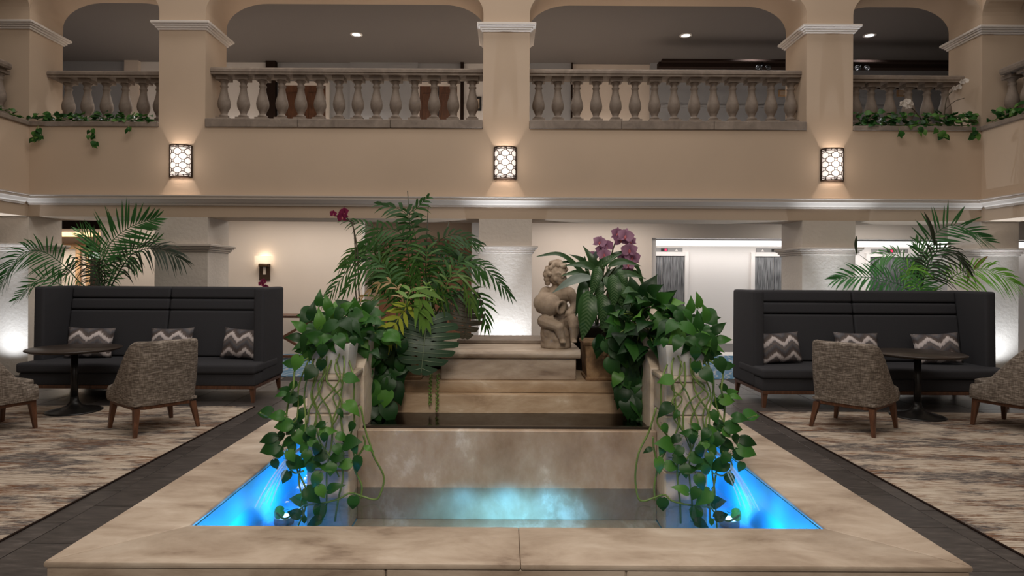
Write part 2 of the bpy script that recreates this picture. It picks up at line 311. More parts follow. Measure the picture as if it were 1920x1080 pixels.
M['stake'] = plain('plant_stake', (0.05, 0.05, 0.03, 1), 0.6)

# ---------------------------------------------------------------- mesh helpers
class MB:
    def __init__(s): s.v = []; s.f = []; s.sm = []
    def add(s, vs, fs, smooth=False):
        n = len(s.v); s.v += [tuple(q) for q in vs]
        s.f += [tuple(i+n for i in f) for f in fs]; s.sm += [smooth]*len(fs); return s
    def box(s, x0, x1, y0, y1, z0, z1):
        v = [(x0,y0,z0),(x1,y0,z0),(x1,y1,z0),(x0,y1,z0),(x0,y0,z1),(x1,y0,z1),(x1,y1,z1),(x0,y1,z1)]
        return s.add(v, [(3,2,1,0),(4,5,6,7),(0,1,5,4),(1,2,6,5),(2,3,7,6),(3,0,4,7)])
    def frustum(s, c0, w0, d0, z0, c1, w1, d1, z1):
        v = [(c0[0]+a*w0, c0[1]+b*d0, z0) for a, b in ((-1,-1),(1,-1),(1,1),(-1,1))] + [(c1[0]+a*w1, c1[1]+b*d1, z1) for a, b in ((-1,-1),(1,-1),(1,1),(-1,1))]
        return s.add(v, [(3,2,1,0),(4,5,6,7),(0,1,5,4),(1,2,6,5),(2,3,7,6),(3,0,4,7)])
    def prism(s, prof, axis, a, b):
        """closed 2D profile extruded along an axis ('x': prof=(y,z); 'y': (x,z); 'z': (x,y))"""
        def q(u, w, t): return {'x': (t,u,w), 'y': (u,t,w), 'z': (u,w,t)}[axis]
        n = len(prof); v = [q(u,w,a) for u,w in prof]+[q(u,w,b) for u,w in prof]
        f = [(i,(i+1)%n,n+(i+1)%n,n+i) for i in range(n)]+[tuple(range(n-1,-1,-1)),tuple(range(n,2*n))]
        return s.add(v, f)
    def lathe(s, prof, n=20, c=(0,0,0), a0=0, a1=2*math.pi, smooth=True, cap=True):
        full = abs(a1-a0-2*math.pi) < 1e-6; m = n if full else n+1
        v = []
        for r, z in prof:
            for i in range(m):
                a = a0+(a1-a0)*i/n; v.append((c[0]+r*math.cos(a), c[1]+r*math.sin(a), c[2]+z))
        f = []
        for k in range(len(prof)-1):
            for i in range(n):
                j = (i+1) % m if full else i+1
                f.append((k*m+i, k*m+j, (k+1)*m+j, (k+1)*m+i))
        if full and cap:
            if prof[0][0] > 1e-5: f.append(tuple(range(m-1,-1,-1)))
            if prof[-1][0] > 1e-5: f.append(tuple((len(prof)-1)*m+i for i in range(m)))
        return s.add(v, f, smooth)
    def tube(s, pts, rad, n=6, cap=True, smooth=True):
        pts = [Vector(p) for p in pts]; k = len(pts)
        rad = rad if isinstance(rad, (list, tuple)) else [rad]*k
        v = []; up = None
        for i, p in enumerate(pts):
            t = (pts[min(i+1,k-1)]-pts[max(i-1,0)])
            t = t.normalized() if t.length > 1e-9 else Vector((0,0,1))
            if up is None:
                up = Vector((0,0,1)) if abs(t.z) < 0.9 else Vector((1,0,0))
            a = t.cross(up)
            a = a.normalized() if a.length > 1e-6 else t.orthogonal().normalized()
            bb = a.cross(t); up = bb
            for j in range(n):
                w = 2*math.pi*j/n
                v.append(p+(a*math.cos(w)+bb*math.sin(w))*rad[i])
        f = [(i*n+j, i*n+(j+1)%n, (i+1)*n+(j+1)%n, (i+1)*n+j) for i in range(k-1) for j in range(n)]
        if cap: f += [tuple(range(n-1,-1,-1)), tuple((k-1)*n+j for j in range(n))]
        return s.add(v, f, smooth)
    def sphere(s, c, r, n=10, m=7, mat=None):
        r = r if isinstance(r, (tuple, list)) else (r, r, r)
        v = []
        for k in range(m+1):
            th = math.pi*k/m
            for j in range(n):
                ph = 2*math.pi*j/n
                p = Vector((r[0]*math.sin(th)*math.cos(ph), r[1]*math.sin(th)*math.sin(ph), r[2]*math.cos(th)))
                if mat is not None: p = mat @ p
                v.append(p+Vector(c))
        f = [(k*n+j, (k+1)*n+j, (k+1)*n+(j+1)%n, k*n+(j+1)%n) for k in range(m) for j in range(n)]
        return s.add(v, f, True)
    def mesh(s, name, mat, bevel=0, seg=2):
        me = bpy.data.meshes.new(name)
        me.from_pydata(s.v, [], s.f); me.polygons.foreach_set('use_smooth', s.sm)
        bm = bmesh.new(); bm.from_mesh(me)
        bmesh.ops.remove_doubles(bm, verts=bm.verts, dist=1e-5)
        bmesh.ops.recalc_face_normals(bm, faces=bm.faces)
        if bevel:
            ed = [e for e in bm.edges if len(e.link_faces) == 2 and e.calc_face_angle(0) > 0.6]
            bmesh.ops.bevel(bm, geom=ed, offset=bevel, offset_type='OFFSET', segments=seg, profile=0.6, affect='EDGES', clamp_overlap=True)
            if seg > 1:
                for f in bm.faces: f.smooth = True
        bm.to_mesh(me); bm.free()
        if bevel and seg > 1:
            try: me.set_sharp_from_angle(angle=math.radians(50))
            except Exception: pass
        if mat is not None: me.materials.append(mat)
        return me
    def build(s, name, mat, parent=None, loc=None, rot=None, bevel=0, seg=2):
        return inst(s.mesh(name, mat, bevel, seg), name, parent, loc, rot)

def inst(me, name, parent=None, loc=None, rot=None, scale=None):
    o = bpy.data.objects.new(name, me); COL.objects.link(o)
    if parent is not None: o.parent = parent
    if loc is not None: o.location = loc
    if rot is not None: o.rotation_euler = rot
    if scale is not None: o.scale = (scale, scale, scale) if not isinstance(scale, (tuple, list)) else scale
    return o

def tag(o, label, cat, group=None, kind=None):
    o['label'] = label; o['category'] = cat
    if group: o['group'] = group
    if kind: o['kind'] = kind
    return o

def thing(name, label, cat, loc=(0,0,0), rz=0, group=None):
    o = bpy.data.objects.new(name, None); COL.objects.link(o); o.empty_display_size = 0.1
    o.location = loc; o.rotation_euler = (0,0,rz)
    return tag(o, label, cat, group)

def struct(o): o['kind'] = 'structure'; return o

def copy_tree(o, parent=None):
    c = o.copy(); COL.objects.link(c)
    if parent is not None: c.parent = parent
    for ch in list(o.children): copy_tree(ch, c)
    return c

def curve(pts, n=16):
    """smooth Catmull-Rom polyline through the points"""
    pts = [Vector(p) for p in pts]
    if len(pts) == 2: return [pts[0].lerp(pts[1], i/n) for i in range(n+1)]
    P = [pts[0]*2-pts[1]]+pts+[pts[-1]*2-pts[-2]]; out = []
    segs = len(pts)-1; per = max(2, n//segs)
    for k in range(segs):
        a, b, c, d = P[k:k+4]
        for i in range(per):
            t = i/per
            out.append(0.5*((2*b)+(c-a)*t+(2*a-5*b+4*c-d)*t*t+(3*b-a-3*c+d)*t**3))
    out.append(pts[-1]); return out
# ================================================================ structure
YA, YB = 9.3, 10.0            # arcade front and back planes
XW = 6.92                     # half width of the atrium
ZL, ZB = 2.31, 3.62           # lintel underside, top of the balcony band
ZS, ZT, RX, RZ = 5.30, 5.71, 0.65, 0.41   # arch spring, crown, corner radii
PIERS = (-4.70, 0.01, 4.71)

# floor: grout bed with separate dark stone tiles
fl = struct(MB().box(-11, 11, -2, 15.5, -0.12, -0.006).build('floor', M['grout']))
TX, TY, G = 0.53, 0.57, 0.006
tile_me = MB().box(-TX/2+G/2, TX/2-G/2, -TY/2+G/2, TY/2-G/2, -0.006, 0.0).mesh('floor_tile', M['tile'], 0.0015, 1)
rng = random.Random(4)
for i in range(-14, 14):
    for j in range(-1, 14):
        x = 0.02+(i+0.5)*TX; y = 1.55+(j+0.5)*TY+(0.28 if i % 2 else 0)
        if y > 9.05 or abs(x) > 7.3: continue
        if 2.95 < abs(x) < 6.7 and y < 6.85: continue
        if abs(x-0.02) < 1.5 and 2.3 < y < 5.5: continue
        o = inst(tile_me, 'floor_tile', fl, (x, y, rng.uniform(-0.0008, 0.0008)))
struct(MB().box(-11, 11, 9.32, 12.02, -0.006, 0.004).build('floor', M['carpet'])).name = 'floor_carpet'
struct(MB().box(-11, 11, 12.02, 15.4, -0.006, 0.004).build('floor_lobby', M['white_paint']))

# arcade wall with its piers, caps, cornice and arches
wb = struct(MB().box(-7.6, 7.6, YA, YB, ZL, ZB).build('wall_back', M['plaster']))
def cap(mb, x0, x1, y0, y1, z, s=1.0):
    for d, a, b in ((0.025, 0.0, 0.025), (0.045, 0.025, 0.055), (0.07, 0.055, 0.075), (0.09, 0.075, 0.11)):
        mb.box(x0-d*s, x1+d*s, y0-d*s, y1+d*s, z+a, z+b)
    return mb
def cornice_profile(sgn, base):
    return [(base, 2.48), (base+sgn*0.03, 2.48), (base+sgn*0.035, 2.505), (base+sgn*0.06, 2.52), (base+sgn*0.085, 2.555), (base+sgn*0.10, 2.565), (base+sgn*0.10, 2.60), (base+sgn*0.115, 2.605), (base+sgn*0.115, 2.62), (base, 2.625)]
allp = [(-XW-0.55, -XW), *[(p-0.385, p+0.385) for p in PIERS], (XW, XW+0.55)]
allu = [(-XW-0.68, -XW), *[(p-0.337, p+0.337) for p in PIERS], (XW, XW+0.68)]
for (a, b_), (c, d_) in zip(allp, allu):
    MB().box(a, b_, YA, YB, 0, ZL).build('pier', M['plaster_rough'], wb)
    cap(MB(), a, b_, YA, YB, 1.81, 0.95).build('pier_molding', M['trim_low'], wb, bevel=0.006, seg=1)
    MB().box(c, d_, YA, YB, ZB, 6.6).build('upper_pier', M['plaster'], wb)
    cap(MB(), c, d_, YA, YB, 5.03, 1.0).build('pier_molding', M['trim'], wb, bevel=0.006, seg=1)
MB().prism(cornice_profile(-1, YA), 'x', -XW+0.0, XW).build('cornice', M['trim_low'], wb)

def arch(mb, x0, x1, y0, y1, swap=False):
    pts = []
    for k in range(13):
        t = k/12*math.pi/2; pts.append((x0+RX*(1-math.cos(t)), ZS+RZ*math.sin(t)))
    pts += [(x0+x1-x, z) for x, z in reversed(pts)]
    n = len(pts)
    q = (lambda x, y, z: (y, x, z)) if swap else (lambda x, y, z: (x, y, z))
    v = [q(x, y0, z) for x, z in pts]+[q(x, y1, z) for x, z in pts]+[q(x, y0, 6.6) for x, z in pts]+[q(x, y1, 6.6) for x, z in pts]
    f = []
    for i in range(n-1):
        f += [(i, i+1, n+i+1, n+i), (i, 2*n+i, 2*n+i+1, i+1), (n+i, n+i+1, 3*n+i+1, 3*n+i), (2*n+i, 3*n+i, 3*n+i+1, 2*n+i+1)]
    return mb.add(v, f, False)
for k in range(4):
    o = arch(MB(), allu[k][1], allu[k+1][0], YA, YB).build('arch', M['plaster'], wb)
    for p in o.data.polygons: p.use_smooth = abs(p.normal.y) < 0.5
    try: o.data.set_sharp_from_angle(angle=math.radians(45))
    except Exception: pass

# side walls of the atrium (only their far ends show)
for sg, nm in ((-1, 'wall_left'), (1, 'wall_right')):
    xs = sorted((sg*XW, sg*(XW+0.55)))
    w = struct(MB().box(xs[0], xs[1], 0.0, YA, ZL, ZB).build(nm, M['plaster']))
    MB().prism(cornice_profile(-sg, sg*XW), 'y', 0.0, YA-0.115).build('cornice', M['trim_low'], w)
    ys = [(0.0, 0.7), (4.3, 5.0), (YA, YB)]
    for y0, y1 in ys[:2]:
        MB().box(xs[0], xs[1], y0, y1, 0, ZL).build('pier', M['plaster_rough'], w)
        MB().box(xs[0], xs[1], y0, y1, ZB, 6.6).build('upper_pier', M['plaster'], w)
        cap(MB(), xs[0], xs[1], y0, y1, 5.03).build('pier_molding', M['trim'], w)
    for k in range(2):
        arch(MB(), ys[k][1], ys[k+1][0], xs[0], xs[1], True).build('arch', M['plaster'], w)
    # ledge of the side balcony
    MB().box(*sorted((sg*(XW-0.03), sg*(XW+0.5))), 0.0, YA-0.02, ZB, ZB+0.07).build('ledge', M['limestone'], w, bevel=0.01, seg=1)
    # outer boundary of the rooms beside the atrium
    struct(MB().box(*sorted((sg*10.9, sg*11.0)), -2, 15.5, 0, 6.6).build('wall_outer', M['cream']))

# slab between the storeys, gallery ceiling, corridor walls
struct(MB().box(-11, 11, YB, 15.5, 2.62, 3.78).build('ceiling_corridor', M['ceiling']))
for sg in (-1, 1):
    struct(MB().box(*sorted((sg*(XW+0.56), sg*11)), -2, YB, 2.62, 3.66).build('ceiling_side', M['ceiling']))
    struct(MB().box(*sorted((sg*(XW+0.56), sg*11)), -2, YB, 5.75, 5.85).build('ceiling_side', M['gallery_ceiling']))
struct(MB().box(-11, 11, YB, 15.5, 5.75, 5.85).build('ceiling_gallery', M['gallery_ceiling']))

YC = 11.9
def cx(px, Y=YC): return (px-VX)/FPX*Y
struct(MB().box(cx(188), cx(682), YC, YC+0.1, 0, 2.62).build('wall_corridor', M['cream']))
struct(MB().box(cx(188), cx(188)+0.1, YC+0.1, 14.2, 0, 2.62).build('wall_corridor', M['cream']))
struct(MB().box(cx(888), cx(1222), YC, YC+0.1, 0, 2.62).build('wall_corridor', M['cream']))
struct(MB().box(cx(1222), 11, YC, YC+0.1, 2.2, 2.62).build('wall_lobby_header', M['cream']))
struct(MB().box(cx(1222), cx(1222)+0.1, YC+0.1, 12.6, 0, 2.62).build('wall_lobby_side', M['white_paint']))
struct(MB().box(cx(1222), 11, 12.6, 12.7, 0, 2.62).build('wall_lobby', M['white_paint']))
struct(MB().box(cx(1222)+0.1, 11, YC+0.1, 12.6, 2.2, 2.26).build('ceiling_lobby', M['white_paint']))
struct(MB().box(cx(1290, 12.58), cx(1406, 12.58), 12.58, 12.6, 0.004, 0.17).build('baseboard_lobby', M['steel']))
struct(MB().box(cx(682)-0.1, cx(888)+0.1, 12.62, 12.7, 0, 2.62).build('wall_alcove', M['plaster']))
for a in (cx(682)-0.1, cx(888)):
    struct(MB().box(a, a+0.1, YC+0.1, 12.62, 0, 2.62).build('wall_alcove_side', M['cream']))
struct(MB().box(cx(884), cx(900), YC-0.02, YC, 0, 2.6).build('trim_1', M['white_paint']))
struct(MB().box(cx(680), cx(684), YC-0.015, YC, 0, 2.6).build('trim_2', M['white_paint']))
struct(MB().box(-11, cx(188), 14.2, 14.3, 0, 2.62).build('wall_vestibule', M['cream']))
struct(MB().box(-11, cx(190), 12.6, 12.75, 2.36, 2.62).build('trim_3', M['dark_trim']))

# wooden double door in the alcove
d = struct(thing('door_1', 'x', 'x', ((cx(712, 12.6)+cx(886, 12.6))/2, 12.6, 0)))
for k in ('label', 'category'): del d[k]
wd = (cx(886, 12.6)-cx(712, 12.6))
for s in (-1, 1):
    p = MB().box(min(0.004*s, s*wd/2), max(0.004*s, s*wd/2), -0.03, 0.015, 0.005, 2.14).build('door_leaf', M['redwood'], d, bevel=0.004, seg=1)
    for z0, z1 in ((0.25, 0.95), (1.1, 2.0)):
        MB().box(s*wd/4-0.3, s*wd/4+0.3, -0.045, -0.03, z0, z1).build('raised_panel', M['redwood'], p, bevel=0.01, seg=1)
MB().box(-wd/2-0.05, wd/2+0.05, -0.05, 0.015, 2.14, 2.2).build('door_head', M['redwood'], d)

# vestibule door of pale oak with glass, and its neighbours
d = struct(bpy.data.objects.new('door_2', None)); COL.objects.link(d); d.location = (-9.35, 14.15, 0)
for x0, x1 in ((-0.9, -0.8), (0.12, 0.22)):
    MB().box(x0, x1, -0.05, 0.04, 0, 2.12).build('door_post', M['oak'], d)
MB().box(-0.9, 0.22, -0.05, 0.04, 2.02, 2.12).build('door_head', M['oak'], d)
MB().box(-0.8, -0.12, -0.02, 0.0, 0.02, 2.02).build('door_glass', M['glass'], d)
MB().box(-0.12, -0.02, -0.03, 0.01, 0.0, 2.02).build('door_stile', M['oak'], d)
MB().box(0.24, 0.42, -0.08, 0.0, 0.0, 2.05).build('door_jamb', M['dark_trim'], d)
MB().box(-1.5, 1.0, -0.5, 0.04, 2.26, 2.36).build('door_canopy', M['oak'], d)

# elevators: door leaves in a white frame
def elevator(n, x0, x1, split):
    d = struct(bpy.data.objects.new('door_%d' % n, None)); COL.objects.link(d); d.location = (0, 12.6, 0)
    zt = 1.885
    MB().box(x0, split-0.006, -0.012, 0.0, 0.005, zt).build('door_leaf', M['lift_door'], d)
    MB().box(split+0.006, x1, -0.02, 0.0, 0.005, zt).build('door_leaf', M['lift_door'], d)
    for a, b_ in ((x0-0.075, x0), (x1, x1+0.075)):
        MB().box(a, b_, -0.05, 0.0, 0, zt+0.08).build('door_frame', M['white_paint'], d, bevel=0.004, seg=1)
    MB().box(x0, x1, -0.05, 0.0, zt, zt+0.08).build('door_frame', M['white_paint'], d, bevel=0.004, seg=1)
    MB().box(split, split, -0.02, 0, 0, zt)
    return d
EL = ((3, cx(1170, 12.6), cx(1283, 12.6), cx(1240, 12.6)), (4, cx(1414, 12.6), cx(1500, 12.6), cx(1450, 12.6)), (5, cx(1629, 12.6), cx(1728, 12.6), cx(1664, 12.6)))
for e in EL: elevator(*e)
for (px, lab) in ((1245, 'steel floor indicator with red display above the left elevator door'),
                  (1452, 'steel floor indicator above the elevator door left of the right column'),
                  (1668, 'steel floor indicator above the elevator door behind the right palm')):
    t = thing('floor_indicator', lab, 'indicator', (cx(px, 12.59), 12.6, 2.005), 0, 'floor indicators above the elevator doors')
    MB().box(-0.36, 0.36, -0.02, 0.0, -0.045, 0.045).build('plate', M['steel'], t, bevel=0.004, seg=1)
    MB().box(-0.065, 0.065, -0.026, -0.02, -0.03, 0.03).build('display', M['black_metal'], t)
    MB().box(0.005, 0.05, -0.029, -0.026, -0.022, 0.022).build('digit', M['red_glow'], t)
    for s in (-1, 1):
        MB().prism([(s*0.24-0.03, -0.022), (s*0.24+0.03, -0.022), (s*0.24, 0.025)], 'y', -0.026, -0.02).build('arrow_lamp', M['white_paint'], t)
t = thing('cove_light', 'long white lit ceiling strip above the elevator doors', 'ceiling light', (cx(1222)+0.12, 12.2, 2.08))
MB().box(0, 8.0, 0.0, 0.3, 0.0, 0.112).build('diffuser', M['white_glow'], t)
MB().box(0, 8.0, -0.02, 0.0, 0.095, 0.118).build('lip', M['steel'], t)
t = thing('exit_sign', 'small pale exit sign with green letters hanging beside the oak door', 'sign', (cx(176.5, 13.0), 13.0, 1.78))
MB().box(-0.1, 0.1, -0.02, 0.02, 0.0, 0.125).build('sign_face', M['sign_face'], t)
MB().box(-0.01, 0.01, -0.01, 0.01, 0.125, 0.84).build('rod', M['steel'], t)
def letters(mb, word, w, h, gap, y):
    G5 = {'E': [(0,0,.22,1),(0,0,1,.2),(0,.4,.8,.6),(0,.8,1,1)], 'I': [(.38,0,.62,1)], 'T': [(.38,0,.62,1),(0,.8,1,1)], 'X': None}
    x = -(len(word)*(w+gap)-gap)/2
    for ch in word:
        if ch == 'X':
            for a, b_ in ((0, 1), (1, 0)):
                mb.prism([(x+a*w*0.78, 0), (x+a*w*0.78+w*0.22, 0), (x+b_*w*0.78+w*0.22, h), (x+b_*w*0.78, h)], 'y', y-0.003, y)
        else:
            for a, c, b_, d_ in G5[ch]: mb.box(x+a*w, x+b_*w, y-0.003, y, c*h, d_*h)
        x += w+gap
    return mb
letters(MB(), 'EXIT', 0.032, 0.065, 0.01, -0.02).build('lettering', M['sign_green'], t, (0, 0, 0.03))

# gallery back wall in sections, its doors, trim and lamps
YG = 12.9
def gx(px): return (px-VX)/FPX*YG
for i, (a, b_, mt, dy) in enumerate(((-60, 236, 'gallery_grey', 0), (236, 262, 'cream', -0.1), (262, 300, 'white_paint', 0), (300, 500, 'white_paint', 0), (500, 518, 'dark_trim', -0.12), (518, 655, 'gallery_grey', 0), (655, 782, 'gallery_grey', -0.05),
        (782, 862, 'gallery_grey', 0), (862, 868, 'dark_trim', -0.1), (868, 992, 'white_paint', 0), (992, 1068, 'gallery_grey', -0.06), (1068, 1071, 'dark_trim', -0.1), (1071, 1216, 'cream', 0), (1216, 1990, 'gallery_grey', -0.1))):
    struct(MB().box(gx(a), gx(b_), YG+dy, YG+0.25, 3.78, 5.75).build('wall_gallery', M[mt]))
for n, (a, b_, zt) in ((6, (530, 611, 5.27)), (7, (786, 856, 5.27))):
    d = struct(bpy.data.objects.new('door_%d' % n, None)); COL.objects.link(d); d.location = ((gx(a)+gx(b_))/2, YG, 3.78)
    w2 = (gx(b_)-gx(a))/2; h = zt-3.78
    for s in (-1, 1):
        lf = MB().box(min(0.01*s, s*w2), max(0.01*s, s*w2), -0.07, 0, 0.005, h).build('door_leaf', M['walnut'], d)
        MB().box(s*w2/2-0.13, s*w2/2+0.13, -0.085, -0.07, 0.75, h-0.14).build('raised_panel', M['walnut'], lf, bevel=0.008, seg=1)
        MB().box(min(s*w2, s*(w2+0.07)), max(s*w2, s*(w2+0.07)), -0.09, 0, 0, h+0.08).build('door_frame', M['trim'], d)
    MB().box(-w2, w2, -0.09, 0, h, h+0.08).build('door_frame', M['trim'], d)
tr = struct(MB().box(cx(1232, 11.6), 8.6, 11.55, 11.7, 5.27, 5.36).build('trim_4', M['dark_trim']))
MB().box(cx(1236, 11.6), 8.6, 11.45, 11.55, 5.34, 5.38).build('molding', M['dark_trim'], tr)
for px in (1424, 1609):
    x = cx(px, 11.5); pts = []
    for k in range(22):
        a = k/21*3.4*math.pi; r_ = 0.055*(1-k/24); pts.append((x-0.04+r_*math.cos(a), 11.5, 5.24+r_*math.sin(a)))
    MB().tube(pts, 0.012, 5).tube([(x+0.1-(q[0]-x), 11.5, q[2]) for q in pts], 0.012, 5).tube([(x+0.015, 11.5, 5.2), (x+0.03, 11.5, 5.34)], 0.012, 5).build('iron_scroll', M['black_metal'], tr)
struct(MB().box(cx(1604, 12.3), 8.6, 12.3, 12.36, 5.12, 5.22).build('trim_5', M['dark_trim']))
struct(MB().box(gx(1216), gx(1990), YG-0.13, YG-0.1, 4.86, 4.91).build('trim_6', M['gallery_grey']))
for (a, b_, y0, y1, lab, mt) in ((876, 901, 182, 208, 'small dark framed picture on the white gallery wall', 'black_metal'),
        (1453, 1472, 172, 184, 'small orange framed picture on the grey gallery wall left of the right column', 'oak'),
        (1673, 1689, 172, 184, 'small orange framed picture on the grey gallery wall right of the right column', 'oak')):
    dy = 0 if a < 1000 else -0.1
    zc = CAMZ+(VY-(y0+y1)/2+ (a-VX)*ROLL)/FPX*YG; h = (y1-y0)/FPX*YG
    t = thing('framed_picture', lab, 'picture', ((gx(a)+gx(b_))/2, YG+dy, zc), 0)
    w2 = (gx(b_)-gx(a))/2
    MB().box(-w2, w2, -0.03, 0, -h/2, h/2).build('frame', M[mt], t, bevel=0.004, seg=1)
    MB().box(-w2*0.7, w2*0.7, -0.034, -0.03, -h*0.34, h*0.34).build('print', M['plaster'], t)
for i, (x, y, lab) in enumerate(((-2.65, 11.35, 'left recessed downlight, above the left balustrade'), (3.18, 11.31, 'recessed downlight above the right balustrade'), (6.40, 11.26, 'recessed downlight right of the right column'))):
    t = thing('recessed_downlight', lab, 'downlight', (x, y, 5.75), 0, 'recessed gallery downlights')
    MB().lathe([(0.075, -0.012), (0.11, -0.01), (0.11, 0.0), (0.075, 0.0)], 20, cap=False).build('trim_ring', M['white_paint'], t)
    MB().lathe([(0.0, -0.006), (0.075, -0.006), (0.075, 0.0), (0, 0)], 20).build('lens', M['down_glow'], t)

# balustrades
bal = [(0.086,0.0),(0.086,0.05),(0.066,0.055),(0.072,0.07),(0.072,0.085),(0.05,0.095),(0.046,0.115),(0.062,0.15),(0.088,0.20),(0.094,0.245),(0.088,0.29),(0.07,0.35),(0.052,0.42),(0.046,0.47),(0.058,0.485),(0.058,0.50),(0.045,0.51),(0.05,0.54),(0.07,0.56),(0.072,0.575)]
mb = MB().lathe(bal[2:], 14).box(-0.092,0.092,-0.092,0.092,0,0.055).box(-0.092,0.092,-0.092,0.092,0.572,0.625)
bal_me = mb.mesh('baluster', M['limestone'])
def balustrade(x0, x1, yf, xs, lab, z0=3.77):
    t = thing('balustrade', lab, 'balustrade', ((x0+x1)/2, yf+0.15, z0), 0, 'stone balustrades of the gallery')
    hw = (x1-x0)/2
    prof = [(-0.15, 0.675), (-0.15, 0.70), (-0.165, 0.71), (-0.165, 0.75), (-0.14, 0.775), (0.14, 0.775), (0.165, 0.75), (0.165, 0.71), (0.15, 0.70), (0.15, 0.675)]
    MB().prism(prof, 'x', -hw, hw).build('handrail', M['limestone'], t)
    for x in xs: inst(bal_me, 'baluster', t, (x-(x0+x1)/2, 0, 0.0), None, (1, 1, 1.08))
    MB().box(-hw, hw, -0.13, 0.13, -0.145, 0.0).build('plinth', M['limestone'], t)
    return t
def bx(px, Y=9.6): return (px-2-VX)/FPX*Y
balustrade(allu[1][1], allu[2][0], 9.46, [bx(q) for q in (420,456.5,492.5,528.5,564,600,636,671,706,742,778,814,850,886)], 'stone balustrade between the left and middle columns')
balustrade(allu[2][1], allu[3][0], 9.46, [bx(q) for q in (1010,1046,1082,1118,1154.5,1191,1227.5,1264,1302,1338,1374,1410,1446,1483)], 'stone balustrade between the middle and right columns')
balustrade(allu[0][1], allu[1][0], 9.66, [bx(q, 9.8) for q in (128,163.5,199.5,235,269,299)], 'short stone balustrade at the left end above the ivy')
balustrade(allu[3][1], allu[4][0], 9.66, [bx(q, 9.8) for q in (1605,1634,1669,1704,1739,1773)], 'short stone balustrade at the right end above the ivy')
for k in range(4):
    x0, x1 = allu[k][1], allu[k+1][0]
    x0 += 0.0; zt = ZB+0.125 if k in (1, 2) else ZB+0.07
    n = 3 if k in (1, 2) else 1
    for q in range(n):
        MB().box(x0+(x1-x0)*q/n+0.002, x0+(x1-x0)*(q+1)/n-0.002, YA-0.025, YB-0.1, ZB, zt-0.0).build('ledge_stone', M['limestone'], wb, bevel=0.008, seg=1)
# end pieces of the side balustrades
for sg, w in ((-1, 'left'), (1, 'right')):
    t = thing('balustrade', 'stone handrail end of the %s side balustrade at the picture edge' % w, 'balustrade', (sg*7.22, 7.2, ZB+0.07))
    prof = [(-0.15, 0.7), (-0.165, 0.73), (-0.165, 0.77), (-0.14, 0.795), (0.14, 0.795), (0.165, 0.77), (0.165, 0.73), (0.15, 0.7)]
    MB().prism(prof, 'y', -2.1, 1.95).build('handrail', M['limestone'], t)
    for q in range(15): inst(bal_me, 'baluster', t, (0, -2.0+q*0.28, 0.07))
    MB().box(-0.13, 0.13, -2.1, 1.95, 0, 0.07).build('plinth', M['limestone'], t)

# wall sconces with a pierced screen of octagons and squares
def sconce_meshes():
    R, H = 0.165, 0.47
    def cyl(u, z, r=R): a = -math.pi/2+u/R*0.98; return (r*math.cos(a)*0.98, r*math.sin(a)*0.74, z)
    du, dz, sq = 0.082, 0.066, 0.019
    mb = MB(); bar = lambda p, q: mb.tube([p, q], 0.0055, 4, cap=False)
    for i in range(-2, 3):
        for j in range(-3, 4):
            u, z = i*du, j*dz
            if (i+j) % 2:
                c = [(u-sq, z-sq), (u+sq, z-sq), (u+sq, z+sq), (u-sq, z+sq)]
                for k in range(4): bar(cyl(*c[k]), cyl(*c[(k+1) % 4]))
            else:
                for sx in (-1, 1):
                    for sz in (-1, 1):
                        if abs(z+sz*dz) > 0.2 : continue
                        bar(cyl(u+sx*sq, z+sz*(dz-sq)), cyl(u+sx*(du-sq), z+sz*sq))
    for z, r_ in ((0.228, 0.008), (0.198, 0.006), (-0.198, 0.006), (-0.228, 0.008)):
        mb.tube([cyl(-0.255+0.51*k/16, z) for k in range(17)], r_, 5)
    for k in range(-3, 4):
        for s in (-1, 1): bar(cyl(k*0.08, s*0.198), cyl(k*0.08+0.03, s*0.228))
    for s in (-1, 1):
        for u in (0.255, 0.225): mb.tube([cyl(s*u, -0.228), cyl(s*u, 0.228)], 0.007, 5)
    sc = mb.mesh('screen', M['bronze'])
    sh = MB()
    rows = []
    for k in range(17): rows.append(cyl(-0.255+0.51*k/16, 0, R*0.93))
    v = [(x, y, -0.215) for x, y, _ in rows]+[(x, y, 0.215) for x, y, _ in rows]
    sh.add(v, [(k, k+1, 18+k, 17+k) for k in range(16)], True)
    return sc, sh.mesh('shade', M['lamp_glow']), MB().box(-0.16, 0.16, -0.008, 0.0, -0.235, 0.235).mesh('back_plate', M['bronze'])
SC = sconce_meshes()
for x, lab in ((-4.705, 'bronze latticed wall lamp under the left column'), (0.0, 'bronze latticed wall lamp under the middle column'), (4.745, 'bronze latticed wall lamp under the right column')):
    t = thing('wall_sconce', lab, 'wall lamp', (x, YA, 3.115), 0, 'latticed wall lamps on the balcony wall')
    for me, nm in zip(SC, ('screen', 'shade', 'back_plate')): inst(me, nm, t)
    for z, r_ in ((0.235, math.pi), (-0.235, 0)):
        l = light('sconce_lamp', 'SPOT', (0, -0.075, -math.copysign(0.02, z)), 14, (1.0, 0.86, 0.75), 0.02, rot=(r_, 0, 0), spot=math.radians(96), blend=1.0)
        l.parent = t
    l = light('sconce_bulb', 'POINT', (x, YA-0.22, 3.115), 2.0, (1.0, 0.86, 0.75), 0.1)

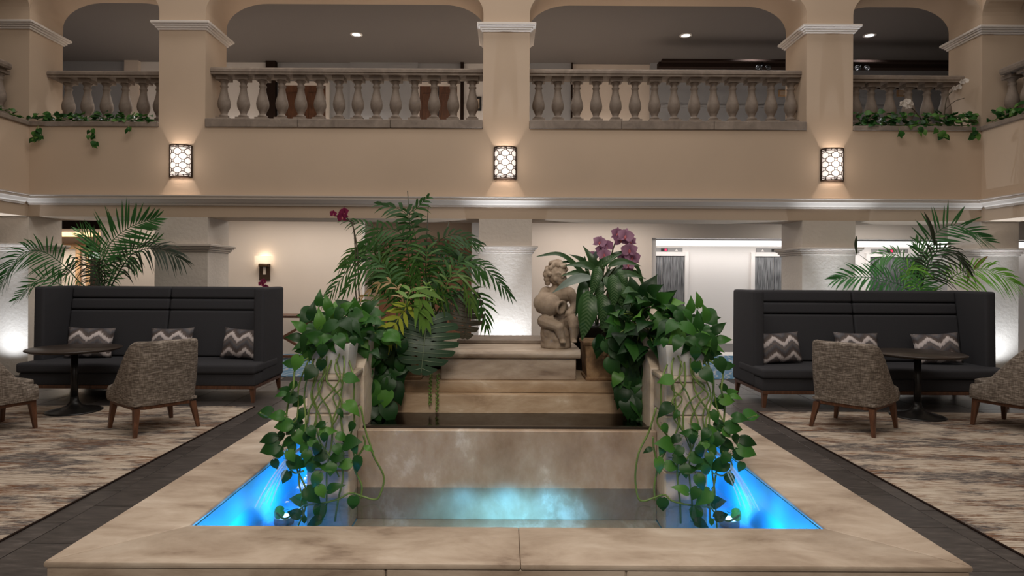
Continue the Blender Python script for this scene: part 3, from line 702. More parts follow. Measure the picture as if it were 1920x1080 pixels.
# uplights on the floor before the piers
for x, y, lab, e in ((0.0, 8.95, 'small floor uplight before the middle column', 340), (4.75, 8.95, 'small floor uplight before the right column', 320), (-7.12, 8.95, 'small floor uplight at the left corner pier', 210), (7.12, 8.95, 'small floor uplight at the right corner pier', 210)):
    t = thing('floor_uplight', lab, 'uplight', (x, y, 0.0))
    MB().lathe([(0.06, 0), (0.06, 0.07), (0.045, 0.075), (0.045, 0.06), (0, 0.06)], 14).build('housing', M['black_metal'], t)
    MB().lathe([(0, 0.064), (0.044, 0.064), (0.044, 0.066), (0, 0.066)], 14).build('lens', M['down_glow'], t)
    for e_, a_ in ((e*0.95, 36), (e*0.26, 135)):
        l = light('uplight_lamp', 'SPOT', (0, 0.0, 0.085), e_, COOL, 0.03, rot=(math.pi, 0, 0), spot=math.radians(a_), blend=1.0)
        l.parent = t

# corridor wall lamp over the console
t = thing('wall_sconce', 'cream drum wall lamp on dark bracket above the console table', 'wall lamp', (cx(497), YC, 1.62))
MB().box(-0.1, 0.1, -0.03, 0, -0.25, 0.06).build('back_plate', M['bronze'], t, bevel=0.005, seg=1)
MB().box(-0.025, 0.025, -0.035, -0.03, -0.14, 0.0).build('slot', M['trim'], t)
MB().box(-0.09, 0.09, -0.1, -0.03, 0.0, 0.05).build('arm', M['bronze'], t, bevel=0.005, seg=1)
MB().lathe([(0.155, 0.055), (0.158, 0.2), (0.150, 0.2), (0.148, 0.055)], 24, (0, -0.08, 0), math.pi, 2*math.pi).build('shade', M['shade_glow'], t)
light('sconce_lamp', 'POINT', (cx(497), YC-0.09, 1.78), 1.1, (1.0, 0.82, 0.62), 0.03)
# ================================================================ fountain
FX, FY, HC, ZW = 0.02, 3.9, 0.42, 0.27
F = thing('fountain', 'stepped stone fountain with a wide low coping and blue lit basin', 'fountain', (FX, FY, 0))
def fbox(x0, x1, y0, y1, z0, z1): return MB().box(x0, x1, y0-FY, y1-FY, z0, z1)
XO, XI, YO, YI, YBI, YBO = 1.735, 1.36, 2.385, 2.742, 5.2, 5.57
def coping(poly): return MB().prism([(x, y-FY) for x, y in poly], 'z', HC-0.022, HC)
for poly in ([(-XO, YO), (0.0455, YO), (0.0455, YI), (-XI, YI)], [(0.046, YO), (XO, YO), (XI, YI), (0.046, YI)],
             [(-XO, YO+0.003), (-XI, YI+0.003), (-XI, YBI), (-XO, YBO)], [(XO, YO+0.003), (XO, YBO), (XI, YBI), (XI, YI+0.003)],
             [(-XO, YBO+0.003), (-XI, YBI+0.003), (XI, YBI+0.003), (XO, YBO+0.003)]):
    coping(poly).build('coping_stone', M['travertine'], F, bevel=0.007, seg=2)
e = 0.007
for b_ in ((-XO+e, -0.46, YO+e, YO+0.12), (-0.457, 0.44, YO+e, YO+0.12), (0.443, XO-e, YO+e, YO+0.12), (-XO+e, -XO+0.12, YO+0.12, YBO-e), (XO-0.12, XO-e, YO+0.12, YBO-e), (-XO+0.12, XO-0.12, YBO-0.12, YBO-e)):
    fbox(*b_, 0, HC-0.022).build('curb_stone', M['travertine'], F, bevel=0.006, seg=1)
# basin liner: floor and four inner walls
mb = fbox(-XI-0.03, XI+0.03, YI-0.03, YBI+0.03, 0.055, 0.085)
for b_ in ((-XI-0.03, -XI, YI, YBI), (XI, XI+0.03, YI, YBI), (-XI-0.03, XI+0.03, YI-0.03, YI), (-XI-0.03, XI+0.03, YBI, YBI+0.03)):
    mb.box(b_[0], b_[1], b_[2]-FY, b_[3]-FY, 0.085, HC-0.024)
mb.build('basin', M['basin'], F)
fbox(-0.86, 0.86, YI, 3.69, 0.0855, 0.088).build('basin_slab', M['weir_stone'], F)
# weir wall with a dark strip behind its top edge, hidden upper basin
XS = 0.845
fbox(-0.864, 0.864, 3.69, 3.74, 0.086, 0.60).build('weir_wall', M['weir_stone'], F, bevel=0.004, seg=1)
fbox(-XS, XS, 3.745, 3.775, 0.55, 0.612).build('weir_lip', M['dark_basin'], F)
fbox(-XS, XS, 3.775, 4.2, 0.3, 0.5).build('upper_basin', M['dark_basin'], F)
# steps
fbox(-XS, XS, 4.2, 5.18, 0.086, 0.712).build('step', M['travertine_step'], F, bevel=0.012, seg=2)
fbox(-XS, XS, 4.262, 5.18, 0.713, 0.79).build('step', M['travertine_step'], F, bevel=0.012, seg=2)
fbox(-0.445, 0.465, 4.31, 5.0, 0.791, 0.937).build('top_block', M['travertine'], F, bevel=0.006, seg=1)
prof = [(4.30, 0.938), (5.03, 0.938), (5.03, 1.0), (4.30, 1.0)]+[(4.30-0.031*math.sin(math.pi*k/8), 0.969+0.031*math.cos(math.pi*k/8)) for k in range(1, 8)]
MB().prism([(y-FY, z) for y, z in prof], 'x', -0.475, 0.49).build('top_slab', M['travertine'], F)
MB().box(-0.36, 0.40, 4.62-FY, 4.98-FY, 1.0, 1.03).build('top_tray', M['limestone'], F, bevel=0.006, seg=1)
# side walls: pillar blocks in front, curled scroll wall behind
for s in (-1, 1):
    a, b_ = sorted((s*0.865, s*1.10))
    for k, (z0, z1) in enumerate(((0.086, 0.42), (0.423, 0.728), (0.731, 0.915))):
        fbox(a, b_, 3.51, 3.78, z0, z1).build('pillar_block', M['pillar_stone'], F, bevel=0.008, seg=1)
    fbox(a-0.012, b_+0.012, 3.495, 3.79, 0.918, 0.945).build('pillar_cap', M['pillar_stone'], F, bevel=0.008, seg=2)
    pr = [(3.792, 0.086), (5.18, 0.086), (5.18, 0.99), (4.75, 1.02), (4.45, 1.12)]
    for k in range(9):
        t = math.pi*(0.15+0.95*k/8); pr.append((4.14+0.2*math.cos(t), 1.10+0.2*math.sin(t)))
    pr += [(3.90, 1.02), (3.82, 0.97), (3.792, 0.95)]
    a, b_ = sorted((s*0.846, s*1.085))
    MB().prism([(y-FY, z) for y, z in pr], 'x', a, b_).build('scroll_wall', M['pillar_stone'], F, bevel=0.012, seg=2)
    # spout on the outer face
    MB().tube([(s*1.10, 3.66-FY, 0.52), (s*1.15, 3.66-FY, 0.515)], 0.018, 8).build('spout', M['bronze'], F)
# water
def sheet(x0, x1, y0, y1, z, nx, ny):
    mb = MB(); vs = [(x0+(x1-x0)*i/nx, y0+(y1-y0)*j/ny, z) for j in range(ny+1) for i in range(nx+1)]
    return mb.add(vs, [(j*(nx+1)+i, j*(nx+1)+i+1, (j+1)*(nx+1)+i+1, (j+1)*(nx+1)+i) for j in range(ny) for i in range(nx)])
o = sheet(-XI+FX, XI+FX, YI, YBI, ZW, 2, 2).build('pool_water', M['water']); tag(o, 'clear blue lit water in the lower basin of the fountain', 'water', kind='stuff')
o = sheet(-XS+FX, XS+FX, 3.775, 4.2, 0.592, 2, 2).build('basin_water', M['water_dark']); tag(o, 'dark still water in the upper basin behind the weir', 'water', kind='stuff')
rr = random.Random(9)
for s, w in ((-1, 'left'), (1, 'right')):
    mb = MB()
    for k in range(7):
        dx = rr.uniform(0.10, 0.2); dy = rr.uniform(-0.30, -0.12); y0 = 3.66+rr.uniform(-0.012, 0.012)
        mb.tube([(FX+s*(1.14+dx*t), y0+dy*t, 0.52-0.255*t*t) for t in (i/8 for i in range(9))], [0.006-0.002*i/8 for i in range(9)], 5)
    o = mb.build('water_stream', M['stream']); tag(o, 'thin falling water spout at the %s outer side of the fountain' % w, 'water', kind='stuff')
for x, y, lab in ((-1.24, 3.62, 'round underwater pool light beside the left pillar'), (1.28, 3.62, 'round underwater pool light beside the right pillar'), (0.02, 3.32, 'round underwater pool light below the weir wall')):
    t = thing('pool_light', lab, 'pool light', (x, y, 0.09), 0)
    MB().lathe([(0.055, 0), (0.055, 0.035), (0.045, 0.04), (0.045, 0.03), (0, 0.03)], 16).build('housing', M['steel'], t)
    MB().lathe([(0, 0.032), (0.044, 0.032), (0.044, 0.036), (0, 0.036)], 16).build('lens', M['pool_glow'], t)
    if abs(x) > 0.5:
        s = -1 if x < 0 else 1
        for dy, e_ in ((-0.42, 5.5), (0.1, 4.5), (0.75, 4.0)):
            d_ = Vector((s*1.0, -0.42 if dy < 0 else 0.1, -0.25 if dy < 0 else 0.12))
            l = light('pool_lamp', 'SPOT', (-s*0.08, dy, 0.12), e_, (0.015, 0.40, 1.0), 0.04, spot=math.radians(164), blend=0.5); l.parent = t
            l.rotation_euler = d_.to_track_quat('-Z', 'Y').to_euler()
        l = light('pool_lamp', 'POINT', (0, 0, 0.09), 0.6, (0.35, 0.65, 1.0), 0.03); l.parent = t
    else:
        for dx, e_ in ((-0.26, 3.4), (0.0, 6.0), (0.26, 3.4)):
            l = light('pool_lamp', 'SPOT', (dx, 0.08, 0.05), e_, (0.20, 0.68, 1.0), 0.03, rot=(math.radians(63), 0, 0), spot=math.radians(118), blend=0.6); l.parent = t


# ================================================================ rugs
for s, w in ((-1, 'left'), (1, 'right')):
    x0, x1 = (-6.88, -2.785) if s < 0 else (2.785, 6.88)
    yb = 7.17 if s < 0 else 7.05
    o = thing('area_rug', 'worn cream, grey and rust streaked rug under the %s chairs' % w, 'rug', ((x0+x1)/2, (1.6+yb)/2, 0))
    hx, hy = (x1-x0)/2, (yb-1.6)/2
    MB().box(-hx+0.012, hx-0.012, -hy+0.012, hy-0.012, 0.001, 0.011).build('pile', M['rug'], o)
    MB().box(-hx, -hx+0.012, -hy, hy, 0.001, 0.0095).box(hx-0.012, hx, -hy, hy, 0.001, 0.0095).box(-hx, hx, -hy, -hy+0.012, 0.001, 0.0095).box(-hx, hx, hy-0.012, hy, 0.001, 0.0095).build('binding', M['dark_trim'], o)

# ================================================================ sofas
def sofa(name_label, x, y, w):
    """y is the front edge, x the centre"""
    t = thing('high_back_sofa', name_label, 'sofa', (x, y, 0), 0, 'high back sofas')
    h = w/2; fb, wt = 0.95, 0.125
    m = M['sofa']
    MB().box(-h+0.02, h-0.02, 0.02, fb-0.02, 0.155, 0.195).build('wood_rail', M['walnut'], t, bevel=0.004, seg=1)
    for sx in (-1, 1):
        for sy in (0, 1):
            cx_, cy_ = sx*(h-0.05), 0.06+sy*(fb-0.12)
            MB().frustum((cx_+sx*0.012, cy_+(sy*2-1)*0.012), 0.016, 0.016, 0.0, (cx_, cy_), 0.028, 0.028, 0.156).build('leg', M['walnut'], t)
    MB().box(-h+0.01, h-0.01, 0.015, fb, 0.195, 0.335).build('base_panel', m, t, bevel=0.02)
    MB().box(-h-0.005, h+0.005, -0.02, 0.72, 0.336, 0.45).build('seat_cushion', m, t, bevel=0.035, seg=3)
    for s in (-1, 1):
        a, b_ = sorted((s*h, s*(h-wt)))
        pr = [(0.24, 0.196), (fb, 0.196), (fb, 1.33), (0.26, 1.33)]
        MB().prism(pr, 'x', a, b_).build('wing', m, t, bevel=0.035, seg=3)
    MB().box(-h+wt-0.02, h-wt+0.02, 0.86, fb-0.004, 0.30, 1.325).build('back_shell', m, t, bevel=0.02)
    # reclined padded back: two columns of three pads
    zs = [0.452, 1.03, 1.175, 1.325]
    yat = lambda z: 0.62+(z-0.45)*0.17
    for c in (-1, 1):
        x0, x1 = (-h+wt+0.002, -0.004) if c < 0 else (0.004, h-wt-0.002)
        for k in range(3):
            z0, z1 = zs[k]+0.004, zs[k+1]-0.004
            MB().prism([(yat(z0), z0), (0.86, z0), (0.86, z1), (yat(z1), z1)], 'x', x0, x1).build('back_pad', m, t, bevel=0.032, seg=4)
    return t
SLX, SLY, SRX, SRY = -4.245, 7.38, 4.355, 7.26
sofa('charcoal high back sofa left of the fountain', SLX, SLY, 2.75)
sofa('charcoal high back sofa right of the fountain', SRX, SRY, 2.85)

def cushion_mesh(w, h, d):
    mb = MB(); n, k = 14, 10; vs = []; fs = []
    for side in (-1, 1):
        for j in range(k+1):
            for i in range(n+1):
                u, v_ = -1+2*i/n, -1+2*j/k
                puff = ((1-abs(u)**2.6)*(1-abs(v_)**2.6))**0.6
                pin = 1-0.07*(1-u*u)*(abs(v_)**3); pin2 = 1-0.07*(1-v_*v_)*(abs(u)**3)
                vs.append((u*w/2*pin2, side*d/2*puff, v_*h/2*pin))
    b0 = (n+1)*(k+1)
    for sd in range(2):
        for j in range(k):
            for i in range(n):
                q = sd*b0+j*(n+1)+i; f = (q, q+1, q+n+2, q+n+1); fs.append(f if sd == 0 else f[::-1])
    return mb.add(vs, fs, True).mesh('throw_pillow', M['chevron'])
CU = cushion_mesh(0.55, 0.375, 0.17)
for sx, sy, x, dy, rz, ry, lab in ((SLX, SLY, -5.10, 0.50, 0.12, 0.03, 'zigzag patterned cushion at the left end of the left sofa'), (SLX, SLY, -4.10, 0.50, -0.05, -0.03, 'zigzag patterned cushion in the middle of the left sofa'),
        (SLX, SLY, -3.22, 0.47, -0.25, 0.03, 'zigzag patterned cushion at the right end of the left sofa'), (SRX, SRY, 3.33, 0.46, 0.2, -0.03, 'zigzag patterned cushion at the left end of the right sofa'),
        (SRX, SRY, 4.28, 0.50, 0.03, 0.02, 'zigzag patterned cushion in the middle of the right sofa'), (SRX, SRY, 5.22, 0.46, -0.08, -0.06, 'zigzag patterned cushion at the right end of the right sofa')):
    o = inst(CU, 'throw_pillow', None, (x, sy+dy, 0.452+0.185), (-0.24, ry, rz))
    tag(o, lab, 'cushion', 'zigzag cushions on the sofas')

# ================================================================ lounge chairs
def chair_proto(label):
    t = thing('lounge_chair', label, 'chair', (0, 0, 0), 0, 'grey tweed lounge chairs')
    hw, hf, hb = 0.30, 0.31, 0.29          # half width, front, back extents
    # U shaped plan: front left -> back -> front right
    def plan(u, out, z):
        """u in 0..1 along the U; out>0 moves outward"""
        r = 0.15; fl_ = max(0, z-0.3)
        pts = []
        segs = [(hf+hb-r, 0), (math.pi/2*r, 1), (2*hw-2*r, 2), (math.pi/2*r, 3), (hf+hb-r, 4)]
        tot = sum(q for q, _ in segs); d = u*tot
        for L, k in segs:
            if d <= L or k == 4:
                q = min(1, d/L)
                if k == 0: p, n_ = Vector((-hw, hf-q*L)), Vector((-1, 0))
                elif k == 1:
                    a = math.pi+q*math.pi/2; p = Vector((-hw+r, -hb+r))+Vector((math.cos(a), math.sin(a)))*r; n_ = Vector((math.cos(a), math.sin(a)))
                elif k == 2: p, n_ = Vector((-hw+r+q*L, -hb)), Vector((0, -1))
                elif k == 3:
                    a = 1.5*math.pi+q*math.pi/2; p = Vector((hw-r, -hb+r))+Vector((math.cos(a), math.sin(a)))*r; n_ = Vector((math.cos(a), math.sin(a)))
                else: p, n_ = Vector((hw, -hb+r+q*L)), Vector((1, 0))
                break
            d -= L
        back = max(0, -n_.y)
        p = p+n_*out
        p.y -= fl_*0.16*max(0.0, min(1.0, (0.25-p.y)/0.5))       # recline
        p.x *= 1-0.05*fl_*back
        return p
    def top(u):
        a = abs(u-0.5)*2                                         # 0 back middle .. 1 front
        h = 0.865-0.012*a*a
        e_ = max(0.0, min(1.0, (a-0.40)/0.56)); s_ = e_*e_*(3-2*e_)
        return h+(0.415-h)*s_
    n = 48; mb = MB(); rows = []
    for i in range(n+1):
        u = i/n; ht = top(u); th = 0.045
        col = []
        for k in range(7): z = 0.27+(ht-0.03-0.27)*k/6; col.append((plan(u, 0.012*math.sin(math.pi*min(1, k/6)), z), z))
        for k in range(1, 6):
            a = math.pi*k/6; z = ht-0.03+0.03*math.sin(a); col.append((plan(u, -th+th*math.cos(a), ht), z))
        for k in range(5): z = ht-0.03-(ht-0.03-0.3)*k/4; col.append((plan(u, -2*th, z), z))
        rows.append([(p.x, p.y, z) for p, z in col])
    m_ = len(rows[0]); vs = [p for r_ in rows for p in r_]
    fs = [(i*m_+k, (i+1)*m_+k, (i+1)*m_+k+1, i*m_+k+1) for i in range(n) for k in range(m_-1)]
    fs += [tuple(range(m_)), tuple(n*m_+k for k in range(m_-1, -1, -1))]
    mb.add(vs, fs, True).build('backrest', M['tweed'], t)
    MB().prism([(-0.215, -0.2), (0.215, -0.2), (0.215, 0.30), (0.18, 0.335), (-0.18, 0.335), (-0.215, 0.30)], 'z', 0.30, 0.455).build('seat_cushion', M['tweed'], t, bevel=0.03, seg=3)
    MB().prism([(-0.285, -0.275), (0.285, -0.275), (0.285, 0.32), (-0.285, 0.32)], 'z', 0.27, 0.30).build('seat_base', M['tweed'], t, bevel=0.01)
    MB().prism([(-0.28, -0.20), (-0.20, -0.28), (0.20, -0.28), (0.28, -0.20), (0.28, 0.305), (-0.28, 0.305)], 'z', 0.235, 0.27).build('wood_rail', M['walnut'], t, bevel=0.005, seg=1)
    for sx, sy in ((-1, 1), (1, 1), (-1, -1), (1, -1)):
        y0 = 0.275 if sy > 0 else -0.235
        MB().frustum((sx*0.285, y0+(0.015 if sy > 0 else -0.06)), 0.016, 0.016, 0.0, (sx*0.252, y0), 0.028, 0.028, 0.25).build('leg', M['walnut'], t, bevel=0.004, seg=1)
    return t
CH = ((-3.37, 6.17, math.radians(141-90), 'grey tweed lounge chair seen from behind left of the fountain'), (-4.86, 5.98, math.radians(64-90), 'grey tweed lounge chair cut by the left picture edge'),
      (3.46, 6.33, math.radians(41-90), 'grey tweed lounge chair seen from behind right of the fountain'), (5.12, 6.33, math.radians(116-90), 'grey tweed lounge chair cut by the right picture edge'))
c0 = chair_proto(CH[0][3])
for i, (x, y, a, lab) in enumerate(CH):
    o = c0 if i == 0 else copy_tree(c0)
    o.location = (x, y, 0.011); o.rotation_euler = (0, 0, a); o['label'] = lab

# ================================================================ pedestal tables
t0 = thing('pedestal_table', 'dark round pedestal table before the left sofa', 'table', (-4.61, 6.87, 0.011), 0, 'dark round pedestal tables')
MB().lathe([(0.41, 0), (0.445, 0.016), (0.447, 0.024), (0.44, 0.03), (0, 0.03)], 40, (0, 0, 0.65)).build('table_top', M['tabletop'], t0)
MB().lathe([(0.036, 0.05), (0.034, 0.65)], 20).build('column', M['black_metal'], t0)
MB().lathe([(0.265, 0), (0.268, 0.008), (0.24, 0.018), (0.14, 0.038), (0.075, 0.065), (0.045, 0.11), (0.038, 0.16)], 36).build('foot', M['black_metal'], t0)
MB().lathe([(0.038, 0.63), (0.12, 0.64), (0.12, 0.65), (0, 0.65)], 20).build('mounting_plate', M['black_metal'], t0)
t1 = copy_tree(t0); t1.location = (4.42, 6.84, 0.011); t1['label'] = 'dark round pedestal table before the right sofa'

# ================================================================ console table in the corridor
t = thing('console_table', 'red brown wooden console table with crossed legs behind the left sofa', 'table', (-3.8, 11.25, 0.004))
MB().box(-0.85, 0.62, -0.25, 0.25, 0.73, 0.775).build('table_top', M['walnut'], t, bevel=0.005, seg=1)
for x in (-0.75, 0.52):
    MB().box(x-0.03, x+0.03, -0.2, 0.2, 0.0, 0.05).build('foot_rail', M['redwood'], t)
    MB().box(x-0.03, x+0.03, -0.2, -0.14, 0.05, 0.73).build('leg', M['redwood'], t)
    MB().box(x-0.03, x+0.03, 0.14, 0.2, 0.05, 0.73).build('leg', M['redwood'], t)
for a, b_ in ((-0.7, 0.5), (0.5, -0.7)):
    y = 0.0 if a < 0 else 0.06
    MB().prism([(a-0.04, 0.02), (a+0.04, 0.02), (b_+0.04, 0.72), (b_-0.04, 0.72)], 'y', y-0.025, y+0.025).build('cross_brace', M['redwood'], t)
MB().box(-0.78, 0.55, -0.03, 0.03, 0.02, 0.06).build('bottom_rail', M['redwood'], t)

# ================================================================ cherub statue
def remeshed(mb, name, mat, vox, smooth=3):
    me = mb.mesh(name, None); o = bpy.data.objects.new(name, me); COL.objects.link(o)
    r_ = o.modifiers.new('r', 'REMESH'); r_.mode = 'VOXEL'; r_.voxel_size = vox; r_.use_smooth_shade = True
    s_ = o.modifiers.new('s', 'SMOOTH'); s_.iterations = smooth; s_.factor = 0.5
    dg = bpy.context.evaluated_depsgraph_get(); dg.update()
    out = bpy.data.meshes.new_from_object(o.evaluated_get(dg)); out.name = name
    bpy.data.objects.remove(o); bpy.data.meshes.remove(me)
    out.materials.clear(); out.materials.append(mat)
    for p in out.polygons: p.use_smooth = True
    return out
st = thing('cherub_statue', 'weathered stone cherub holding a jug on the fountain slab', 'statue', (0.357, 4.42, 1.0))
K = 4.42/FPX
def sp(px, py, dy=0): return Vector(((px-1045)*K-0.012, dy, (648-py)*K))
# pedestal: a short draped drum
mb = MB().lathe([(0.104, 0), (0.108, 0.015), (0.104, 0.03), (0.104, 0.075), (0.110, 0.09), (0.106, 0.12), (0.10, 0.19), (0.085, 0.215), (0, 0.22)], 28)
mb.sphere((-0.045, -0.06, 0.13), (0.055, 0.05, 0.075)).sphere((0.0, -0.085, 0.07), (0.05, 0.03, 0.03)).sphere((-0.075, -0.03, 0.1), (0.035, 0.05, 0.08))
inst(remeshed(mb, 'pedestal', M['statue'], 0.006), 'pedestal', st)
b = MB()
def limb(pts, rad): b.tube(curve([sp(*p) for p in pts], 12), [rad[0]+(rad[-1]-rad[0])*i/12 if len(rad) == 2 else rad[min(len(rad)-1, int(i/12*(len(rad)-1)+.5))] for i in range(len(curve([sp(*p) for p in pts], 12)))], 10); b.sphere(sp(*pts[0]), rad[0]); b.sphere(sp(*pts[-1]), rad[-1])
b.sphere(sp(1052, 600, 0.0), (0.092, 0.075, 0.075))                       # hips
b.sphere(sp(1050, 578, 0.005), (0.085, 0.066, 0.085))                     # belly
b.sphere(sp(1050, 552, 0.01), (0.09, 0.062, 0.075))                       # chest
b.sphere(sp(1030, 543, 0.01), 0.036).sphere(sp(1072, 544, 0.01), 0.038)   # shoulders
b.tube([sp(1049, 543, 0.005), sp(1050, 527, 0.0)], 0.032, 10)             # neck
limb([(1028, 545, -0.01), (1019, 563, -0.06), (1030, 585, -0.10)], (0.040, 0.027))   # arm over the jug
limb([(1074, 546, 0.0), (1083, 568, -0.03), (1070, 584, -0.10)], (0.040, 0.027))     # arm to the jug mouth
for k in range(5):                                                         # fingers on the jug
    p = sp(1070, 584, -0.10); q = sp(1063-k*0.6, 577+k*2.6, -0.128+0.004*abs(k-2)); b.tube([p, p.lerp(q, .6)+Vector((0, -.004, 0)), q], [0.010, 0.008, 0.006], 6)
    p = sp(1030, 585, -0.10); q = sp(1040+k*0.5, 583+k*2.4, -0.122); b.tube([p, p.lerp(q, .6)+Vector((0, -.004, 0)), q], [0.010, 0.008, 0.006], 6)
limb([(1036, 603, -0.03), (1024, 597, -0.09), (1050, 606, -0.135)], (0.054, 0.037))   # left thigh folded across
limb([(1050, 606, -0.135), (1053, 618, -0.125), (1057, 628, -0.115)], (0.036, 0.025))
limb([(1066, 603, -0.03), (1076, 595, -0.10), (1078, 604, -0.125)], (0.054, 0.038))   # right thigh
limb([(1078, 604, -0.125), (1079, 618, -0.115), (1078, 628, -0.11)], (0.037, 0.025))
for px, py in ((1058, 633), (1078, 632)):                                  # feet with toes
    b.sphere(sp(px, py, -0.125), (0.024, 0.034, 0.014))
    for k in range(5): b.sphere(sp(px-4+k*2.1, py+1, -0.155), (0.0065-0.0006*k, 0.011, 0.0075), 6, 5)
hc = sp(1049, 511, -0.012)                                                 # head, turned a little to the right
hr = Matrix.Rotation(0.42, 3, 'Z') @ Matrix.Rotation(0.12, 3, 'X')
hd0 = len(b.v)
b.sphere(hc, (0.058, 0.064, 0.068), 14, 10)
def hp(x, y, z): return hc+hr @ Vector((x, y, z))
b.sphere(hp(0, -0.047, -0.028), (0.035, 0.022, 0.026)).sphere(hp(-0.026, -0.042, -0.022), 0.020).sphere(hp(0.026, -0.042, -0.022), 0.020)  # cheeks, chin
b.sphere(hp(0, -0.055, -0.047), 0.014)
b.tube([hp(0, -0.061, 0.008), hp(0, -0.074, -0.013)], [0.006, 0.010], 8)   # nose
for s in (-1, 1):
    b.tube([hp(s*0.008, -0.064, 0.012), hp(s*0.022, -0.061, 0.016), hp(s*0.036, -0.049, 0.009)], [0.006, 0.007, 0.005], 6)   # brows
    b.sphere(hp(s*0.021, -0.056, 0.0), (0.009, 0.007, 0.0055), 8, 6)      # eyes
    b.sphere(hp(s*0.058, 0.0, -0.008), (0.008, 0.014, 0.018), 8, 6)       # ears
b.tube([hp(-0.014, -0.063, -0.030), hp(0, -0.067, -0.0285), hp(0.014, -0.063, -0.030)], [0.003, 0.0055, 0.003], 6)
b.tube([hp(-0.011, -0.062, -0.036), hp(0, -0.066, -0.0375), hp(0.011, -0.062, -0.036)], [0.003, 0.0055, 0.003], 6)
b.v = b.v[:hd0]+[tuple(hc+(Vector(q)-hc)*1.16) for q in b.v[hd0:]]
inst(remeshed(b, 'body', M['statue'], 0.0042, 2), 'body', st)
hb = MB(); rr = random.Random(3)
for k in range(80):                                                         # curls
    th = rr.uniform(0, 1.75); ph = rr.uniform(0, 2*math.pi)
    v_ = Vector((math.sin(th)*math.cos(ph), math.sin(th)*math.sin(ph), math.cos(th)))
    if v_.y < -0.45 and v_.z < 0.62: continue
    hb.sphere(hc+hr @ Vector((v_.x*0.064, v_.y*0.066+0.006, v_.z*0.070+0.004)), rr.uniform(0.012, 0.018), 8, 6)
for dx, dz, r_ in ((-0.062, -0.03, 0.02), (-0.066, -0.005, 0.021), (-0.056, -0.052, 0.018), (-0.06, 0.02, 0.022)): hb.sphere(hp(dx, 0.005, dz), r_, 8, 6)
hb.v = [tuple(hc+(Vector(q)-hc)*1.16) for q in hb.v]
inst(remeshed(hb, 'curly_hair', M['statue'], 0.0042, 1), 'curly_hair', st)
jug = MB(); ax = (sp(1055, 571, -0.175)-sp(1014, 562, -0.02)); base = sp(1014, 562, -0.02)
qm = ax.to_track_quat('Z', 'Y').to_matrix(); L = ax.length
prof = [(0.0, 0.0), (0.045, 0.004), (0.066, 0.03), (0.072, 0.07), (0.062, 0.115), (0.036, 0.14), (0.030, 0.15), (0.044, 0.165), (0.044, 0.172), (0.024, 0.168), (0.02, 0.13), (0, 0.125)]
jm = MB().lathe([(r_*1.12, z*L/0.17) for r_, z in prof], 22); jm.v = [tuple(qm @ Vector(p)+base) for p in jm.v]
jm.build('jug', M['statue'], st)

# ================================================================ pots on the fountain
def face_pot(x, y, z, s, lab):
    t = thing('terracotta_planter', lab, 'planter', (x, y, z), 0)
    mb = MB().frustum((0, 0), 0.125, 0.125, 0.0, (0, 0), 0.142, 0.142, 0.255)
    mb.build('body', M['terracotta'], t, bevel=0.01)
    MB().box(-0.15, 0.15, -0.15, 0.15, 0.235, 0.262).build('rim', M['terracotta'], t, bevel=0.006, seg=1)
    MB().box(-0.135, 0.135, -0.135, 0.135, 0.0, 0.025).build('foot', M['terracotta'], t, bevel=0.006, seg=1)
    fm = MB().sphere((0.05, -0.125, 0.13), (0.06, 0.03, 0.075), 12, 8)
    fm.sphere((0.05, -0.155, 0.125), (0.012, 0.012, 0.024), 8, 6).sphere((0.03, -0.148, 0.15), (0.014, 0.01, 0.009), 8, 6).sphere((0.07, -0.148, 0.15), (0.014, 0.01, 0.009), 8, 6).sphere((0.05, -0.15, 0.09), (0.022, 0.01, 0.009), 8, 6)
    for k in range(9):
        a = math.pi*k/8; fm.sphere((0.05+0.062*math.cos(a), -0.13, 0.15+0.06*math.sin(a)), 0.018, 7, 5)
    fm.build('face_relief', M['terracotta'], t)
    MB().box(-0.13, 0.13, -0.13, 0.13, 0.235, 0.25).build('soil', M['soil'], t)
    return t
face_pot(0.685, 4.44, 0.79, 1, 'square terracotta planter with face relief right of the cherub')
face_pot(-0.69, 4.44, 0.79, 1, 'square terracotta planter under the large monstera leaf')
def round_pot(name, lab, x, y, z, r0, r1, h, mat):
    t = thing(name, lab, 'planter', (x, y, z), 0)
    MB().lathe([(r0, 0), (r1, h-0.03), (r1+0.012, h-0.03), (r1+0.012, h), (r1-0.008, h), (r1-0.012, h-0.03), (0, h-0.03)], 28).build('body', mat, t)
    MB().lathe([(0, h-0.028), (r1-0.015, h-0.028), (r1-0.015, h-0.026), (0, h-0.026)], 20).build('soil', M['soil'], t)
    return t
round_pot('nursery_pot', 'black nursery pot of the parlor palms on the fountain', -0.60, 4.86, 0.79, 0.13, 0.17, 0.42, M['black_plastic'])
round_pot('nursery_pot', 'black nursery pot of the variegated plant beside the cherub', 0.66, 4.84, 0.79, 0.12, 0.15, 0.34, M['black_plastic'])
for s, w in ((-1, 'left'), (1, 'right')):
    t = thing('white_planter', 'square white planter on the %s pillar of the fountain' % w, 'planter', (FX+s*0.982, 3.64, 0.945), 0)
    MB().frustum((0, 0), 0.095, 0.095, 0.0, (0, 0), 0.112, 0.112, 0.17).build('body', M['white_ceramic'], t, bevel=0.01)
    MB().box(-0.1, 0.1, -0.1, 0.1, 0.165, 0.175).build('soil', M['soil'], t)
for x, y, lab in ((-5.55, 8.8, 'dark floor pot of the left palm hidden behind the sofa'), (5.7, 8.7, 'dark floor pot of the right palm hidden behind the sofa')):
    round_pot('floor_pot', lab, x, y, 0.0, 0.18, 0.24, 0.42, M['black_plastic'])
